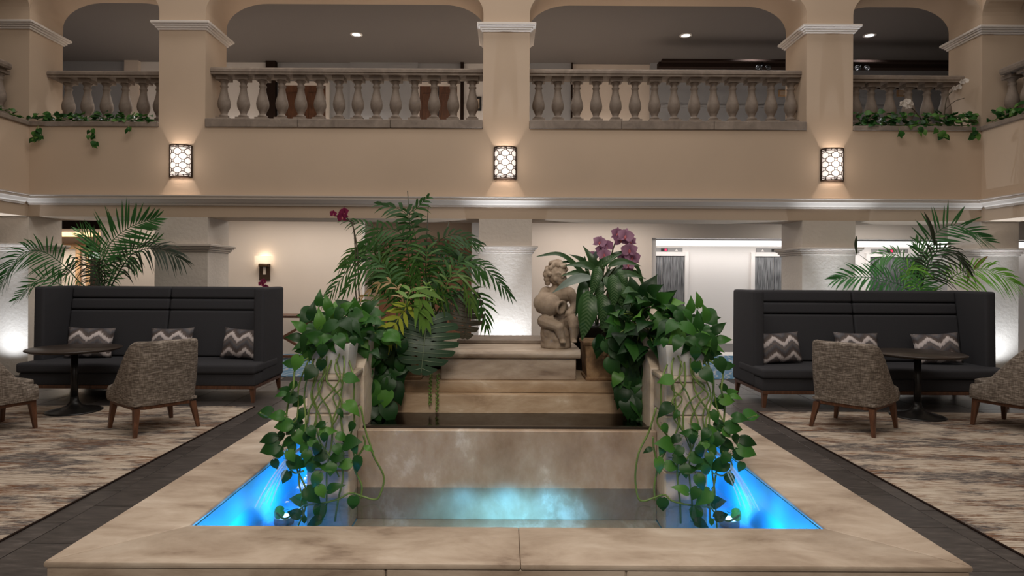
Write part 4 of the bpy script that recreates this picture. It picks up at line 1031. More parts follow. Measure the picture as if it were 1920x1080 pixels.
# ================================================================ leaves
def heart_leaf(name, mat, w=0.78, fold=0.16, droop=0.22, seed=0, stalk=True):
    """unit long leaf along +Y, heart base at origin, normal +Z"""
    rr = random.Random(seed)
    ys = [-0.06, 0.02, 0.15, 0.34, 0.55, 0.76, 0.92, 1.0]
    ws = [0.17, 0.36, 0.49, 0.50, 0.39, 0.20, 0.055, 0.0]
    vs = []; fs = []
    zf = lambda y: 0.10*math.sin(math.pi*min(1, max(0, y)))-droop*max(0, y)**2
    mid = [(0, 0.03 if i == 0 else y, zf(y)) for i, y in enumerate(ys)]
    for s in (-1, 1):
        base = len(vs); k = 1+rr.uniform(-0.08, 0.08)
        for i, (y, q) in enumerate(zip(ys, ws)):
            vs.append(mid[i]); x = q*w*k
            vs.append((s*x*0.55, y-0.03*(i < 2), zf(y)+fold*x*0.75))
            vs.append((s*x, y-0.04*(i < 2)-0.0, zf(y)+fold*x*(0.7+0.5*rr.random())-0.05*x))
        for i in range(len(ys)-1):
            a = base+i*3
            f1 = (a, a+1, a+4, a+3); f2 = (a+1, a+2, a+5, a+4)
            fs += [f1, f2] if s > 0 else [f1[::-1], f2[::-1]]
    mb = MB().add(vs, fs, True)
    if stalk: mb.tube([(0, 0.03, 0), (0, -0.12, -0.02), (0, -0.28, -0.09)], [0.018, 0.016, 0.014], 4)
    me = mb.mesh(name, mat); return me
def lance_leaf(name, mat, w=0.2, fold=0.2, droop=0.35, n=9, tip=0.9, power=0.75):
    vs = []; fs = []
    for i in range(n):
        y = i/(n-1); q = w*(math.sin(math.pi*(0.06+0.94*y**power)))*0.5
        if i == n-1: q = 0.002
        z = 0.12*math.sin(math.pi*y)-droop*y*y
        vs += [(-q, y, z+fold*q), (-q*0.5, y, z+fold*q*0.6), (0, y, z-0.004), (q*0.5, y, z+fold*q*0.6), (q, y, z+fold*q)]
    for i in range(n-1):
        for j in range(4): a = i*5+j; fs.append((a, a+1, a+6, a+5))
    return MB().add(vs, fs, True).mesh(name, mat)

HL = [heart_leaf('leaf', M['pothos'], 0.80, 0.15, 0.20, 1), heart_leaf('leaf', M['pothos'], 0.70, 0.25, 0.35, 2), heart_leaf('leaf', M['pothos'], 0.86, 0.10, 0.10, 3), heart_leaf('leaf', M['pothos'], 0.62, 0.32, 0.28, 4)]
HD = [heart_leaf('leaf', M['pothos_shade'], 0.80, 0.15, 0.20, 5), heart_leaf('leaf', M['pothos_shade'], 0.72, 0.25, 0.35, 6)]
IV = [heart_leaf('leaf', M['ivy'], 0.9, 0.1, 0.1, 7, False), heart_leaf('leaf', M['ivy'], 0.8, 0.2, 0.25, 8, False)]

def orient(d, nrm):
    d = Vector(d).normalized(); nrm = Vector(nrm)
    x = d.cross(nrm)
    if x.length < 1e-4: x = d.orthogonal()
    x.normalize(); z = x.cross(d)
    return Matrix((x, d, z)).transposed()
def leaf(root, me, p, d, nrm, size, name='leaf'):
    o = bpy.data.objects.new(name, me); COL.objects.link(o); o.parent = root
    o.location = Vector(p)-root.location
    o.rotation_mode = 'QUATERNION'; o.rotation_quaternion = orient(d, nrm).to_quaternion()
    o.scale = (size, size, size); return o
def rel(root, pts): return [Vector(p)-root.location for p in pts]
def imgdir(deg): a = math.radians(deg); return Vector((math.cos(a), 0, -math.sin(a)))   # 0 right, 90 down

# ---------------------------------------------------------------- trailing pothos on the pillars (one design, mirrored)
PL = [(490,395,95,30),(205,170,85,110),(160,165,60,190),(270,220,85,130),(345,40,95,-20),(290,30,95,200),(430,60,85,60),(495,55,50,80),(335,110,75,100),(490,245,80,10),(330,180,65,90),(100,430,80,190),(40,415,85,178),(180,280,65,150),(165,340,85,180),(205,365,75,140),
      (130,480,95,170),(165,510,65,150),(55,550,95,165),(60,598,105,160),(95,612,75,170),(155,570,85,140),(185,600,75,100),(220,550,85,60),(265,550,75,90),(215,672,100,25),(295,672,85,10),(100,680,55,80),(148,745,65,110),(255,640,65,100),(305,605,65,120),
      (370,510,85,0),(240,512,115,170),(345,545,55,90),(490,566,105,-5),(500,600,65,90),(512,682,85,110),(445,680,75,160),(400,640,85,170),(350,690,85,185),(440,540,65,20),(482,490,55,120),(575,600,50,30),(300,762,85,120),(405,792,90,-20),(333,820,75,70),
      (215,855,115,182),(290,840,105,45),(325,930,90,80),(290,968,75,160),(492,875,75,95),(190,925,75,190),(105,925,85,160),(215,935,45,90),(245,962,45,80),(120,325,60,170),(230,430,70,120),(140,300,55,200),(430,420,50,60),(320,480,60,150),(200,480,70,120),
      (285,520,70,60),(120,545,70,130),(320,640,75,150),(270,700,70,130),(380,705,70,100),(180,640,70,60),(420,610,70,60),(300,575,70,20),(235,600,70,140)]
def pothos_pillar(sgn, lab):
    t = thing('trailing_pothos', lab, 'plant', (FX+sgn*0.982, 3.64, 1.115), 0, 'trailing plants on the fountain pillars')
    rr = random.Random(21)
    mir = lambda v: v if sgn < 0 else Vector((2*(FX+0.005)-v.x, v.y, v.z))
    def pt(cx_, cy_, Y): return at(480+cx_/2.7, 620+cy_/2.7, Y)
    # stems: long wandering vines over the pillar front and its outer side
    vines = [[(430,100),(400,190),(445,260),(395,340),(430,430),(380,500),(350,600)], [(360,110),(350,200),(300,270),(340,350),(380,420),(390,500)], [(320,120),(290,220),(270,330),(300,420),(280,520),(240,560)],
             [(440,120),(450,200),(430,330),(400,470),(370,560),(360,700),(350,850),(355,900)], [(470,150),(500,250),(500,360),(510,470),(470,540),(500,640)], [(300,130),(255,230),(245,340),(265,450),(250,560),(230,700),(225,800),(235,900),(215,985)],
             [(280,130),(200,200),(195,290),(175,360),(170,450),(190,520)], [(270,140),(230,260),(215,380),(180,470),(100,450),(20,415)], [(350,150),(330,300),(270,380),(260,470)], [(400,130),(420,220),(380,300),(330,380),(310,480),(330,560),(370,650),(420,740)],
             [(530,380),(560,520),(590,560),(610,650),(640,740),(620,820),(590,852),(540,835),(480,812),(430,850),(350,880),(250,882)], [(545,530),(545,600),(510,680),(535,790),(530,850)], [(420,640),(430,740),(410,850),(400,965)], [(260,560),(220,640),(215,720),(245,800),(240,880),(250,960)],
             [(190,600),(150,660),(190,710),(240,710)], [(250,880),(200,920),(150,940),(100,920)], [(330,110),(325,230),(275,300),(300,360),(340,440),(320,520)], [(390,130),(370,230),(400,300),(440,360),(420,450),(440,540)]]
    mb = MB()
    for k, v_ in enumerate(vines):
        pts = []
        for i, (a, b_) in enumerate(v_):
            Y = 3.47-0.03*rr.random()
            if a < 250: Y = 3.52+rr.uniform(-0.06, 0.08)
            if b_ < 160 and i == 0: Y = 3.56
            pts.append(mir(pt(a, b_, Y)))
        mb.tube(rel(t, curve([q+Vector((rr.uniform(-.016, .016), 0, rr.uniform(-.02, .02))) if 0 < i < len(pts)-1 else q for i, q in enumerate(pts)], 6*len(pts))), rr.uniform(0.0042, 0.006), 5)
    mb.build('vine', M['vine'], t)
    for (a, b_, ln, ang) in PL:
        Y = 3.42-0.06*rr.random() if a > 240 else 3.50+rr.uniform(-0.10, 0.10)
        size = ln/2.7/FPX*Y*1.02
        d = imgdir(ang+rr.uniform(-8, 8)); d.y = rr.uniform(-0.35, 0.25)
        c = pt(a, b_, Y); nrm = Vector((rr.uniform(-.5, .5), -1, rr.uniform(0.1, 0.9)))
        p = c-d.normalized()*size*0.5
        p, d, nrm = mir(p), d.copy(), nrm.copy()
        if sgn > 0: d.x *= -1; nrm.x *= -1
        leaf(t, HL[rr.randrange(4)], p, d, nrm, size)
    # bushy crown around the planter and above
    for k in range(70):
        a = rr.uniform(275, 525); b_ = rr.uniform(-120, 120)
        if b_ > 60 and 330 < a < 510: continue
        Y = rr.uniform(3.46, 3.9); size = rr.uniform(0.07, 0.13)
        d = imgdir(rr.uniform(20, 200)); d.y = rr.uniform(-0.7, 0.1)
        nrm = Vector((rr.uniform(-.6, .6), -0.8, rr.uniform(0.2, 1.2))); p = mir(pt(a, b_, Y))
        if sgn > 0: d.x *= -1; nrm.x *= -1
        leaf(t, HL[rr.randrange(4)], p, d, nrm, size)
    # upright young leaves
    for (a, b_, ln, ang) in ((330,-10,110,-95),(280,-60,95,-80),(390,-40,85,-60),(250,0,90,-140),(230,40,85,-170),(370,-100,90,-100),(320,-130,80,-85),(430,-100,80,-40)):
        p = mir(pt(a, b_, 3.6)); d = imgdir(ang); d.y = -0.2; nrm = Vector((0.2, -1, 0.5))
        if sgn > 0: d.x *= -1
        leaf(t, HL[3], p, d, nrm, ln/2.7/FPX*3.6)
    return t
pothos_pillar(-1, 'trailing green pothos spilling over the left fountain pillar')
pothos_pillar(1, 'trailing green pothos spilling over the right fountain pillar')

# ---------------------------------------------------------------- leaf curtains in the shade-darkened green between the scroll walls and the steps
def curtain(sgn, lab, seed):
    t = thing('hanging_pothos', lab, 'plant', (FX+sgn*0.70, 4.5, 1.05), 0, 'shade-darkened hanging plants inside the fountain walls')
    rr = random.Random(seed); mir = lambda v: v if sgn < 0 else Vector((2*(FX+0.005)-v.x, v.y, v.z))
    mb = MB()
    for k in range(9):
        x0 = rr.uniform(690, 760); pts = [mir(at(x0, 640, 4.22)), mir(at(x0-8+rr.uniform(-8, 8), 690, 4.12)), mir(at(700+rr.uniform(-8, 30)*(0.6), rr.uniform(740, 800), 4.05))]
        mb.tube(rel(t, curve(pts, 12)), 0.005, 5)
    mb.build('vine', M['vine'], t)
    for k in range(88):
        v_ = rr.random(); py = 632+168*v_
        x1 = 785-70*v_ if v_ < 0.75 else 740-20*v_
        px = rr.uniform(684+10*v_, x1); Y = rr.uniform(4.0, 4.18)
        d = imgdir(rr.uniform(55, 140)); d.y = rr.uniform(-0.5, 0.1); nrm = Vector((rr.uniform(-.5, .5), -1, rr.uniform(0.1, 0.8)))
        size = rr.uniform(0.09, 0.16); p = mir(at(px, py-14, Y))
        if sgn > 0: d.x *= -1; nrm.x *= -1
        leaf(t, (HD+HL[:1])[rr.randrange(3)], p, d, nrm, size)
    return t
curtain(-1, 'shade-darkened pothos hanging beside the steps under the palms', 31)
curtain(1, 'shade-darkened pothos hanging beside the steps right of the face planter', 32)

# ---------------------------------------------------------------- pothos bushes behind the pillars
def bush(sgn, lab, poly, n, seed, size, Y0, Y1, ms, loc):
    t = thing('pothos_bush', lab, 'plant', loc, 0); rr = random.Random(seed)
    mb = MB(); k = 0; xs = [p[0] for p in poly]; ys = [p[1] for p in poly]
    def inside(x, y):
        c = False; j = len(poly)-1
        for i in range(len(poly)):
            (xi, yi), (xj, yj) = poly[i], poly[j]
            if (yi > y) != (yj > y) and x < (xj-xi)*(y-yi)/(yj-yi)+xi: c = not c
            j = i
        return c
    while k < n:
        px, py = rr.uniform(min(xs), max(xs)), rr.uniform(min(ys), max(ys))
        if not inside(px, py): continue
        k += 1; Y = rr.uniform(Y0, Y1); p = at(px, py, Y)
        base = Vector(loc)+Vector((rr.uniform(-.06, .06), rr.uniform(-.06, .06), 0))
        d = (p-base); d.z -= 0.25*d.length*rr.random(); d.normalize(); d += Vector((rr.uniform(-.6, .6), rr.uniform(-.7, .1), rr.uniform(-.7, .3)))
        nrm = Vector((rr.uniform(-.5, .5), -0.9, rr.uniform(0.3, 1.2)))
        leaf(t, ms[rr.randrange(len(ms))], p, d, nrm, rr.uniform(*size))
        if k % 3 == 0:
            m_ = base.lerp(p, 0.5)+Vector((0, 0, 0.06)); mb.tube(rel(t, curve([base, m_, p], 8)), 0.004, 4)
    mb.build('stem', M['vine'], t); return t
bush(1, 'bushy shade-darkened pothos behind the right fountain pillar', [(1150,575),(1190,545),(1225,560),(1265,590),(1290,630),(1285,655),(1240,650),(1175,660),(1150,620)], 150, 41, (0.10, 0.16), 3.75, 4.35, HD*3+HL[:1], (0.88, 4.1, 1.12))
bush(-1, 'leafy pothos behind the left fountain pillar', [(580,610),(640,580),(690,585),(735,630),(700,665),(600,650)], 60, 42, (0.08, 0.13), 3.72, 4.1, HL, (-1.0, 3.9, 1.1))

# ---------------------------------------------------------------- fronds
def frond(root, mat, pts, ll, lw, n, start=0.2, droop=0.3, nrm=(0, -0.8, 0.6), stem=0.005, stem_mat=None, a0=68, a1=22, seed=0, kind='frond', shape=0.55):
    rr = random.Random(seed); P = curve(pts, 24); k = len(P)-1
    seg = [0]
    for i in range(k): seg.append(seg[-1]+(P[i+1]-P[i]).length)
    tot = seg[-1]
    def pos(t):
        d = t*tot
        for i in range(k):
            if d <= seg[i+1] or i == k-1:
                q = (d-seg[i])/max(1e-6, seg[i+1]-seg[i]); return P[i].lerp(P[i+1], q), (P[i+1]-P[i]).normalized()
    mb = MB(); nrm = Vector(nrm).normalized()
    mb.tube(rel(root, P), [stem*(1-0.75*i/k) for i in range(k+1)], 5)
    for i in range(n):
        u = i/(n-1); t = start+(1-start)*u*0.985
        p, T = pos(t); S_ = T.cross(nrm)
        if S_.length < 0.05: S_ = T.cross(Vector((1, 0, 0)))
        S_.normalize(); Nn = S_.cross(T)
        a = math.radians(a0+(a1-a0)*u**1.3); L = ll*(0.45+0.55*math.sin(math.pi*min(1, (u*(1-shape)+shape*0.55)))**0.8)*(1-0.45*max(0, u-0.6)/0.4)*rr.uniform(0.88, 1.08)
        for s in (-1, 1):
            jit = rr.uniform(-0.12, 0.12)
            d = (T*math.cos(a+jit)+S_*s*math.sin(a+jit)+Nn*0.22).normalized()
            w = (T-d*T.dot(d)); w = w.normalized()*lw*0.5 if w.length > 1e-4 else Nn*lw*0.5
            g = Vector((0, 0, -1))*droop*L*rr.uniform(0.7, 1.3)
            q1 = p+d*L*0.3+g*0.08; q2 = p+d*L*0.66+g*0.42; q3 = p+d*L*0.98+g
            vs = [v_-root.location for v_ in (p-w*0.25, p+w*0.25, q1-w, q1+w, q2-w*0.8, q2+w*0.8, q3)]
            mb.add(vs, [(0, 1, 3, 2), (2, 3, 5, 4), (4, 5, 6)], True)
    return mb.build(kind, mat, root)

pp = thing('parlor_palm', 'tall clump of parlor palms on the fountain left of the cherub', 'palm', (-0.60, 4.86, 1.18))
FR = [ # control points in photo pixels, depth, material, leaflet length, width, count
 ([(787,640),(784,520),(778,440),(758,398),(716,384)], 4.55, 'palm', 0.20, 0.036, 11, 0.55),
 ([(787,640),(780,520),(767,411),(780,392),(801,372)], 4.60, 'palm', 0.15, 0.026, 9, 0.72),
 ([(775,640),(768,500),(757,443),(719,430),(672,468)], 4.50, 'palm', 0.19, 0.022, 18, 0.45),
 ([(765,640),(745,500),(711,435),(680,420),(644,413)], 4.60, 'palm', 0.15, 0.020, 16, 0.50),
 ([(790,640),(800,520),(800,470),(786,472),(780,525)], 4.35, 'palm', 0.19, 0.022, 16, 0.40),
 ([(800,640),(806,520),(815,462),(850,440),(898,455)], 4.50, 'palm', 0.17, 0.022, 16, 0.45),
 ([(805,640),(820,540),(832,470),(861,453),(897,462)], 4.65, 'palm', 0.14, 0.020, 15, 0.45),
 ([(805,640),(828,540),(860,497),(908,503),(955,552)], 4.45, 'palm', 0.18, 0.022, 22, 0.35),
 ([(800,640),(825,560),(848,515),(870,525),(884,572)], 4.25, 'palm', 0.19, 0.024, 16, 0.40),
 ([(765,640),(745,560),(717,493),(665,497),(608,565)], 4.35, 'palm', 0.16, 0.020, 20, 0.40),
 ([(768,640),(750,560),(722,499),(683,508),(648,545)], 4.25, 'palm', 0.17, 0.024, 16, 0.40),
 ([(775,640),(765,580),(744,538),(717,530),(680,555)], 4.15, 'palm_pink', 0.11, 0.022, 10, 0.45),
 ([(776,640),(764,580),(772,543),(787,550),(797,600)], 3.98, 'palm_bright', 0.19, 0.046, 9, 0.62),
 ([(800,640),(798,580),(800,535),(806,535),(814,560)], 4.12, 'palm_bright', 0.11, 0.016, 12, 0.40),
 ([(768,565),(760,580),(748,596),(738,615),(729,645)], 4.02, 'palm_yellow', 0.15, 0.042, 7, 0.10),
 ([(780,640),(760,560),(730,470),(700,455),(664,480)], 4.55, 'palm', 0.19, 0.024, 16, 0.45),
 ([(795,640),(812,560),(850,500),(880,490),(905,520)], 4.30, 'palm', 0.18, 0.024, 16, 0.42),
 ([(795,640),(830,560),(880,545),(905,570),(912,610)], 4.45, 'palm', 0.16, 0.024, 14, 0.45),
 ([(780,640),(745,540),(700,470),(670,470),(640,500)], 4.50, 'palm', 0.18, 0.022, 17, 0.42)]
for i, (px, Y, mt, ll, lw, n, st_) in enumerate(FR):
    rr = random.Random(100+i)
    pts = [at(a, b_, Y) for a, b_ in px]; pts[0] = Vector((-0.60+rr.uniform(-.09, .09), 4.86+rr.uniform(-.09, .05), 1.18)) if mt != 'palm_yellow' else pts[0]
    frond(pp, M[mt], pts, ll*0.9, lw*0.78, n, st_, 0.45 if mt != 'palm_yellow' else 0.12, (rr.uniform(-.25, .25), -0.85, 0.55), 0.005, seed=i)
rr = random.Random(55)
for i in range(10):                                      # inner fronds of the clump
    cx_, cy_ = rr.uniform(690, 880), rr.uniform(455, 560); Y = rr.uniform(4.3, 4.9)
    s = 1 if cx_ > 785 else -1
    tip = (cx_+s*rr.uniform(25, 60), cy_+rr.uniform(10, 60))
    pts = [Vector((-0.60+rr.uniform(-.1, .1), 4.86, 1.18)), at((cx_+785)/2, (cy_+600)/2, Y), at(cx_, cy_, Y), at(*tip, Y-0.05)]
    frond(pp, M['palm'], pts, rr.uniform(0.12, 0.17), 0.018, 14, 0.45, 0.35, (rr.uniform(-.4, .4), -0.8, 0.6), 0.005, seed=200+i)
for a, b_ in (((776,520),(764,358)), ((797,520),(803,383)), ((820,500),(842,416))):
    o = MB().tube(rel(pp, [at(*a, 4.6), at(*b_, 4.6)]), 0.0035, 5).build('stake', M['stake'], pp)

# ---------------------------------------------------------------- monstera
def monstera_leaf(root, mat, base, tip, nrm, W, nl=7, seed=0, slot=0.5):
    base, tip = Vector(base), Vector(tip); L = (tip-base).length
    mtx = orient(tip-base, nrm); mb = MB(); T = lambda x, y, z: base+mtx @ Vector((x, y, z))-root.location
    zf = lambda x, y: 0.07*L*math.sin(math.pi*max(0, min(1, y/L)))-0.06*y*y/L+0.16*abs(x)-0.75*x*x/W
    def outline(t): return W*0.5*math.sin(math.pi*(0.10+0.90*t)**0.9)**0.62, L*(-0.20+1.20*t**1.05)
    def midp(t): return 0.0, L*(0.02+0.90*t)
    def P(t, fr, s):
        ox, oy = outline(t); mx, my = midp(t)
        x = ox*fr; y = my+(oy-my)*fr+0.10*L*fr*(1-fr)*(-1 if t < 0.25 else 0.4)
        return T(s*x, y, zf(x, y))
    dt = 1/nl
    for s in (-1, 1):
        for i in range(nl):
            t0, t1 = i*dt, (i+1)*dt; vs = []; fs = []
            for fr, g in ((0.0, 0.0), (0.16, 0.0), (0.24, 0.10), (0.34, 0.02), (slot, 0.03), (0.72, 0.11), (0.90, 0.15), (1.0, 0.26)):
                a = t0+dt*g*(i > 0); b_ = t1-dt*g
                vs += [P(a, fr, s), P((a+b_)/2, fr, s), P(b_, fr, s)]
            for r_ in range(7):
                for c in range(2):
                    q = r_*3+c; f = (q, q+1, q+4, q+3); fs.append(f if s < 0 else f[::-1])
            mb.add(vs, fs, True)
    o = mb.build('leaf', mat, root)
    up = Vector(nrm).normalized()*0.003
    rib = MB().tube([T(0, L*k/10, zf(0, L*k/10))+up for k in range(11)], [0.0065*(1-k/12)*L/0.4 for k in range(11)], 5)
    for s in (-1, 1):
        for i in range(nl):
            t = (i+0.5)*dt; rib.tube([P(t, f, s)+up for f in (0.0, 0.3, 0.6, 0.85)], [0.0028, 0.0022, 0.0016, 0.0008], 4)
    rib.build('midrib', M['midrib'] if mat is M['monstera'] else M['brown_stem'], o)
    return o
mo = thing('monstera', 'large split leaved monstera hanging over the fountain steps', 'plant', (-0.60, 4.6, 0.95))
monstera_leaf(mo, M['monstera'], at(800, 600, 4.12), at(789, 706, 4.0), (0.12, -1, 0.35), 0.45, 7, 1, 0.5)
monstera_leaf(mo, M['monstera_dark'], at(876, 560, 4.45), at(872, 638, 4.36), (0.2, -1, 0.25), 0.26, 7, 2, 0.4)
monstera_leaf(mo, M['monstera'], at(752, 606, 4.18), at(756, 670, 4.12), (-0.2, -1, 0.4), 0.27, 6, 3)
mb = MB()
for pts in ([Vector((-0.6, 4.7, 1.1)), at(800, 555, 4.35), at(808, 575, 4.15), at(806, 590, 4.12)], [Vector((-0.56, 4.75, 1.1)), at(830, 570, 4.6), at(868, 548, 4.48), at(876, 562, 4.45)], [Vector((-0.64, 4.7, 1.1)), at(757, 580, 4.3), at(752, 608, 4.18)]):
    mb.tube(rel(mo, curve(pts, 14)), 0.007, 6)
mb.build('stalk', M['stem'], mo)
# little string plant trailing down the steps
sp_ = thing('string_succulent', 'thin string succulent trailing over the steps below the monstera', 'plant', (-0.47, 4.27, 0.82))
for x, y1 in ((806, 758), (819, 770)):
    mb = MB(); rr = random.Random(x); p0, p1 = at(x+2, 702, 4.23), at(x, y1, 4.16)
    mb.tube(rel(sp_, [p0, p1]), 0.002, 4)
    for k in range(26):
        p = p0.lerp(p1, k/25)-sp_.location; a = k*2.2
        mb.sphere(p+Vector((0.008*math.cos(a), 0.008*math.sin(a)-0.003, 0)), (0.0055, 0.0055, 0.009), 6, 4)
    mb.build('strand', M['vine'], sp_)

# ---------------------------------------------------------------- variegated plant and orchids right of the cherub
ag = thing('variegated_plant', 'broad leaved plant with pale veined leaves right of the cherub', 'plant', (0.66, 4.84, 1.11))
AG = lance_leaf('leaf', M['aglaonema'], 0.42, 0.22, 0.22, 9); AG2 = lance_leaf('leaf', M['aglaonema'], 0.38, 0.3, 0.35, 9)
SV = lance_leaf('leaf', M['silver'], 0.27, 0.2, 0.2, 9); DK = lance_leaf('leaf', M['strap'], 0.32, 0.3, 0.35, 9)
for (a, b_, c, d_, Y, me, nz) in ((1103,545,1096,625,4.10,AG,.35),(1128,550,1132,605,4.08,AG2,.3),(1133,520,1167,566,4.10,AG,.5),(1112,520,1046,537,4.18,SV,.9),(1122,525,1124,565,4.12,AG2,.4),(1110,490,1130,462,4.5,SV,.5),(1140,500,1190,488,4.3,DK,.9),(1120,510,1076,490,4.3,DK,.8),
        (1118,515,1104,470,4.5,DK,.4),(1150,520,1200,512,4.25,DK,.8),(1120,505,1150,478,4.4,AG2,.6),(1105,520,1066,508,4.35,DK,.9),(1145,530,1180,560,4.1,AG,.6),(1155,545,1170,600,4.15,DK,.4),(1115,560,1110,600,4.2,DK,.3),(1135,565,1142,625,4.18,DK,.3),
        (1100,500,1080,478,4.5,DK,.6),(1160,505,1175,540,4.2,AG2,.4),(1140,490,1166,470,4.5,DK,.6),(1122,500,1112,545,4.05,AG2,.5),(1148,515,1152,570,4.06,AG,.4),(1095,525,1085,580,4.25,DK,.3)):
    p, q = at(a, b_, Y), at(c, d_, Y-0.06); leaf(ag, me, p, q-p, (0.1, -1, nz), (q-p).length*1.15)
mb = MB(); rr = random.Random(77)
for k in range(16):
    q = at(rr.uniform(1095, 1165), rr.uniform(495, 560), rr.uniform(4.15, 4.5)); b0 = Vector((0.66+rr.uniform(-.08, .08), 4.84+rr.uniform(-.08, .04), 1.11))
    mb.tube(rel(ag, curve([b0, b0.lerp(q, 0.5)+Vector((0, 0, 0.05)), q], 8)), 0.006, 5)
mb.build('stalk', M['stem'], ag)
def strap(root, pts, Y, w, mat):
    P = curve([at(a, b_, Y) for a, b_ in pts], 16); mb = MB(); n = len(P); vs = []; fs = []
    for i, p in enumerate(P):
        t = i/(n-1); T = (P[min(i+1, n-1)]-P[max(i-1, 0)]).normalized(); sd = T.cross(Vector((0.2, -0.75, 0.6))).normalized()
        q = w*0.5*max(0.04, math.sin(math.pi*(0.12+0.87*t))**0.7); p = p-root.location
        vs += [p-sd*q+Vector((0, -0.3*q, 0.3*q)), p, p+sd*q+Vector((0, -0.3*q, 0.3*q))]
    for i in range(n-1):
        for j in range(2): a = i*3+j; fs.append((a, a+1, a+4, a+3))
    return mb.add(vs, fs, True).build('leaf', mat, root)
ob = thing('orchid', 'purple pink orchid with two flower stems above the variegated leaves', 'orchid', (0.68, 4.74, 1.11))
for pts, w in (([(1110,540),(1085,505),(1050,478),(1006,481)], 0.045), ([(1110,545),(1090,510),(1070,493),(1050,492)], 0.03), ([(1150,540),(1170,500),(1192,500),(1206,528)], 0.045), ([(1150,540),(1172,515),(1195,515),(1210,545)], 0.05), ([(1112,545),(1100,505),(1096,480)], 0.03), ([(1120,545),(1145,515),(1185,490)], 0.05), ([(1155,560),(1190,560),(1215,535)], 0.05)):
    strap(ob, pts, 4.45, w, M['strap'])
PET = lance_leaf('petal', M['orchid'], 0.8, 0.15, 0.1, 6, power=0.9); PETR = lance_leaf('petal', M['orchid_red'], 0.8, 0.15, 0.1, 6, power=0.9); PETW = lance_leaf('petal', M['orchid_white'], 0.85, 0.15, 0.1, 6, power=0.9)
def flower_mesh(name, pm, lip):
    mb = MB()
    for k, (a, L, w) in enumerate(((90, 1, .75), (210, 1, .75), (330, 1, .75), (20, 1.05, 1.55), (160, 1.05, 1.55))):
        R = Matrix.Rotation(math.radians(a-90), 3, 'Z') @ Matrix.Rotation(0.25, 3, 'X')
        vs = [R @ Vector((v_.co.x*w, v_.co.y*L, v_.co.z+0.02*k)) for v_ in pm.vertices]; mb.add(vs, [tuple(p.vertices) for p in pm.polygons], True)
    me = mb.mesh(name, pm.materials[0]); return me
FL = flower_mesh('flower', PET, 0); FLR = flower_mesh('flower', PETR, 0); FLW = flower_mesh('flower', PETW, 0)
LIP = MB().sphere((0, -0.12, 0.14), (0.16, 0.26, 0.12), 8, 6).sphere((0, 0.06, 0.16), (0.1, 0.1, 0.1), 6, 5).mesh('lip', M['orchid_lip'])
LIPW = MB().sphere((0, -0.12, 0.14), (0.14, 0.22, 0.1), 8, 6).mesh('lip', M['orchid_white'])
def flower(root, me, px, py, Y, size, seed, lip=None):
    rr = random.Random(seed); f = leaf(root, me, at(px, py, Y), (rr.uniform(-.35, .35), rr.uniform(-.2, .2), 1), (rr.uniform(-.7, .7), -1, rr.uniform(-.4, .3)), size, 'flower')
    inst(lip or LIP, 'lip', f); return f
for i, (a, b_, s) in enumerate(((1124,455,.045),(1136,463,.05),(1112,479,.032),(1133,478,.045),(1128,468,.04),(1156,440,.05),(1172,444,.055),(1163,450,.05),(1183,454,.04),(1181,470,.055),(1184,484,.055),(1165,487,.045),(1177,497,.045),(1176,508,.04))):
    flower(ob, FL, a, b_, 4.42+0.04*(i % 3), s*1.15, i)
mb = MB()
for pts in ([(1140,560),(1138,500),(1128,475),(1124,452)], [(1142,560),(1143,500),(1150,465),(1160,446),(1174,450),(1182,475),(1180,505)]):
    mb.tube(rel(ob, curve([at(a, b_, 4.48) for a, b_ in pts], 18)), 0.005, 5)
mb.build('flower_stem', M['brown_stem'], ob)
mb = MB().sphere(rel(ob, [at(1132, 490, 4.4)])[0], (0.022, 0.02, 0.03), 8, 6); mb.build('bud', M['orchid_lip'], ob)
o2 = thing('orchid', 'dark magenta orchid on a long stem above the left palms', 'orchid', (-0.95, 4.65, 1.12))
mb = MB()
for pts in ([(690,640),(668,560),(666,470),(662,425),(648,405)], [(692,640),(674,560),(670,470),(660,415)], [(666,420),(650,412),(625,402)]):
    mb.tube(rel(o2, curve([at(a, b_, 4.45) for a, b_ in pts], 16)), 0.005, 5)
mb.build('flower_stem', M['brown_stem'], o2)
for i, (a, b_, s) in enumerate(((647,402,.055),(643,408,.045),(626,401,.03))): flower(o2, FLR, a, b_, 4.42, s, 40+i)
for pts, w in (([(692,640),(670,600),(640,590)], .05), ([(692,640),(705,600),(725,590)], .05), ([(690,640),(660,610),(630,620)], .05)): strap(o2, pts, 4.4, w, M['strap'])
# small dark orchid on the console
o3 = thing('orchid', 'tiny dark red orchid in a small pot on the console table', 'orchid', (-4.2, 11.2, 0.78))
MB().lathe([(0.05, 0), (0.07, 0.12), (0.062, 0.12), (0.055, 0.1), (0, 0.1)], 14).build('pot', M['white_ceramic'], o3)
MB().tube([(0, 0, 0.1), (0.0, 0, 0.35), (-0.02, -0.02, 0.52), (0.0, -0.03, 0.6)], 0.006, 5).build('flower_stem', M['brown_stem'], o3)
for i, (dx, dz) in enumerate(((0.0, .58), (-.04, .53), (.03, .48))):
    f = leaf(o3, FLR, o3.location+Vector((dx, -0.03, dz)), (0.2, 0, 1), (0.1*i, -1, 0), 0.06, 'flower'); inst(LIP, 'lip', f)

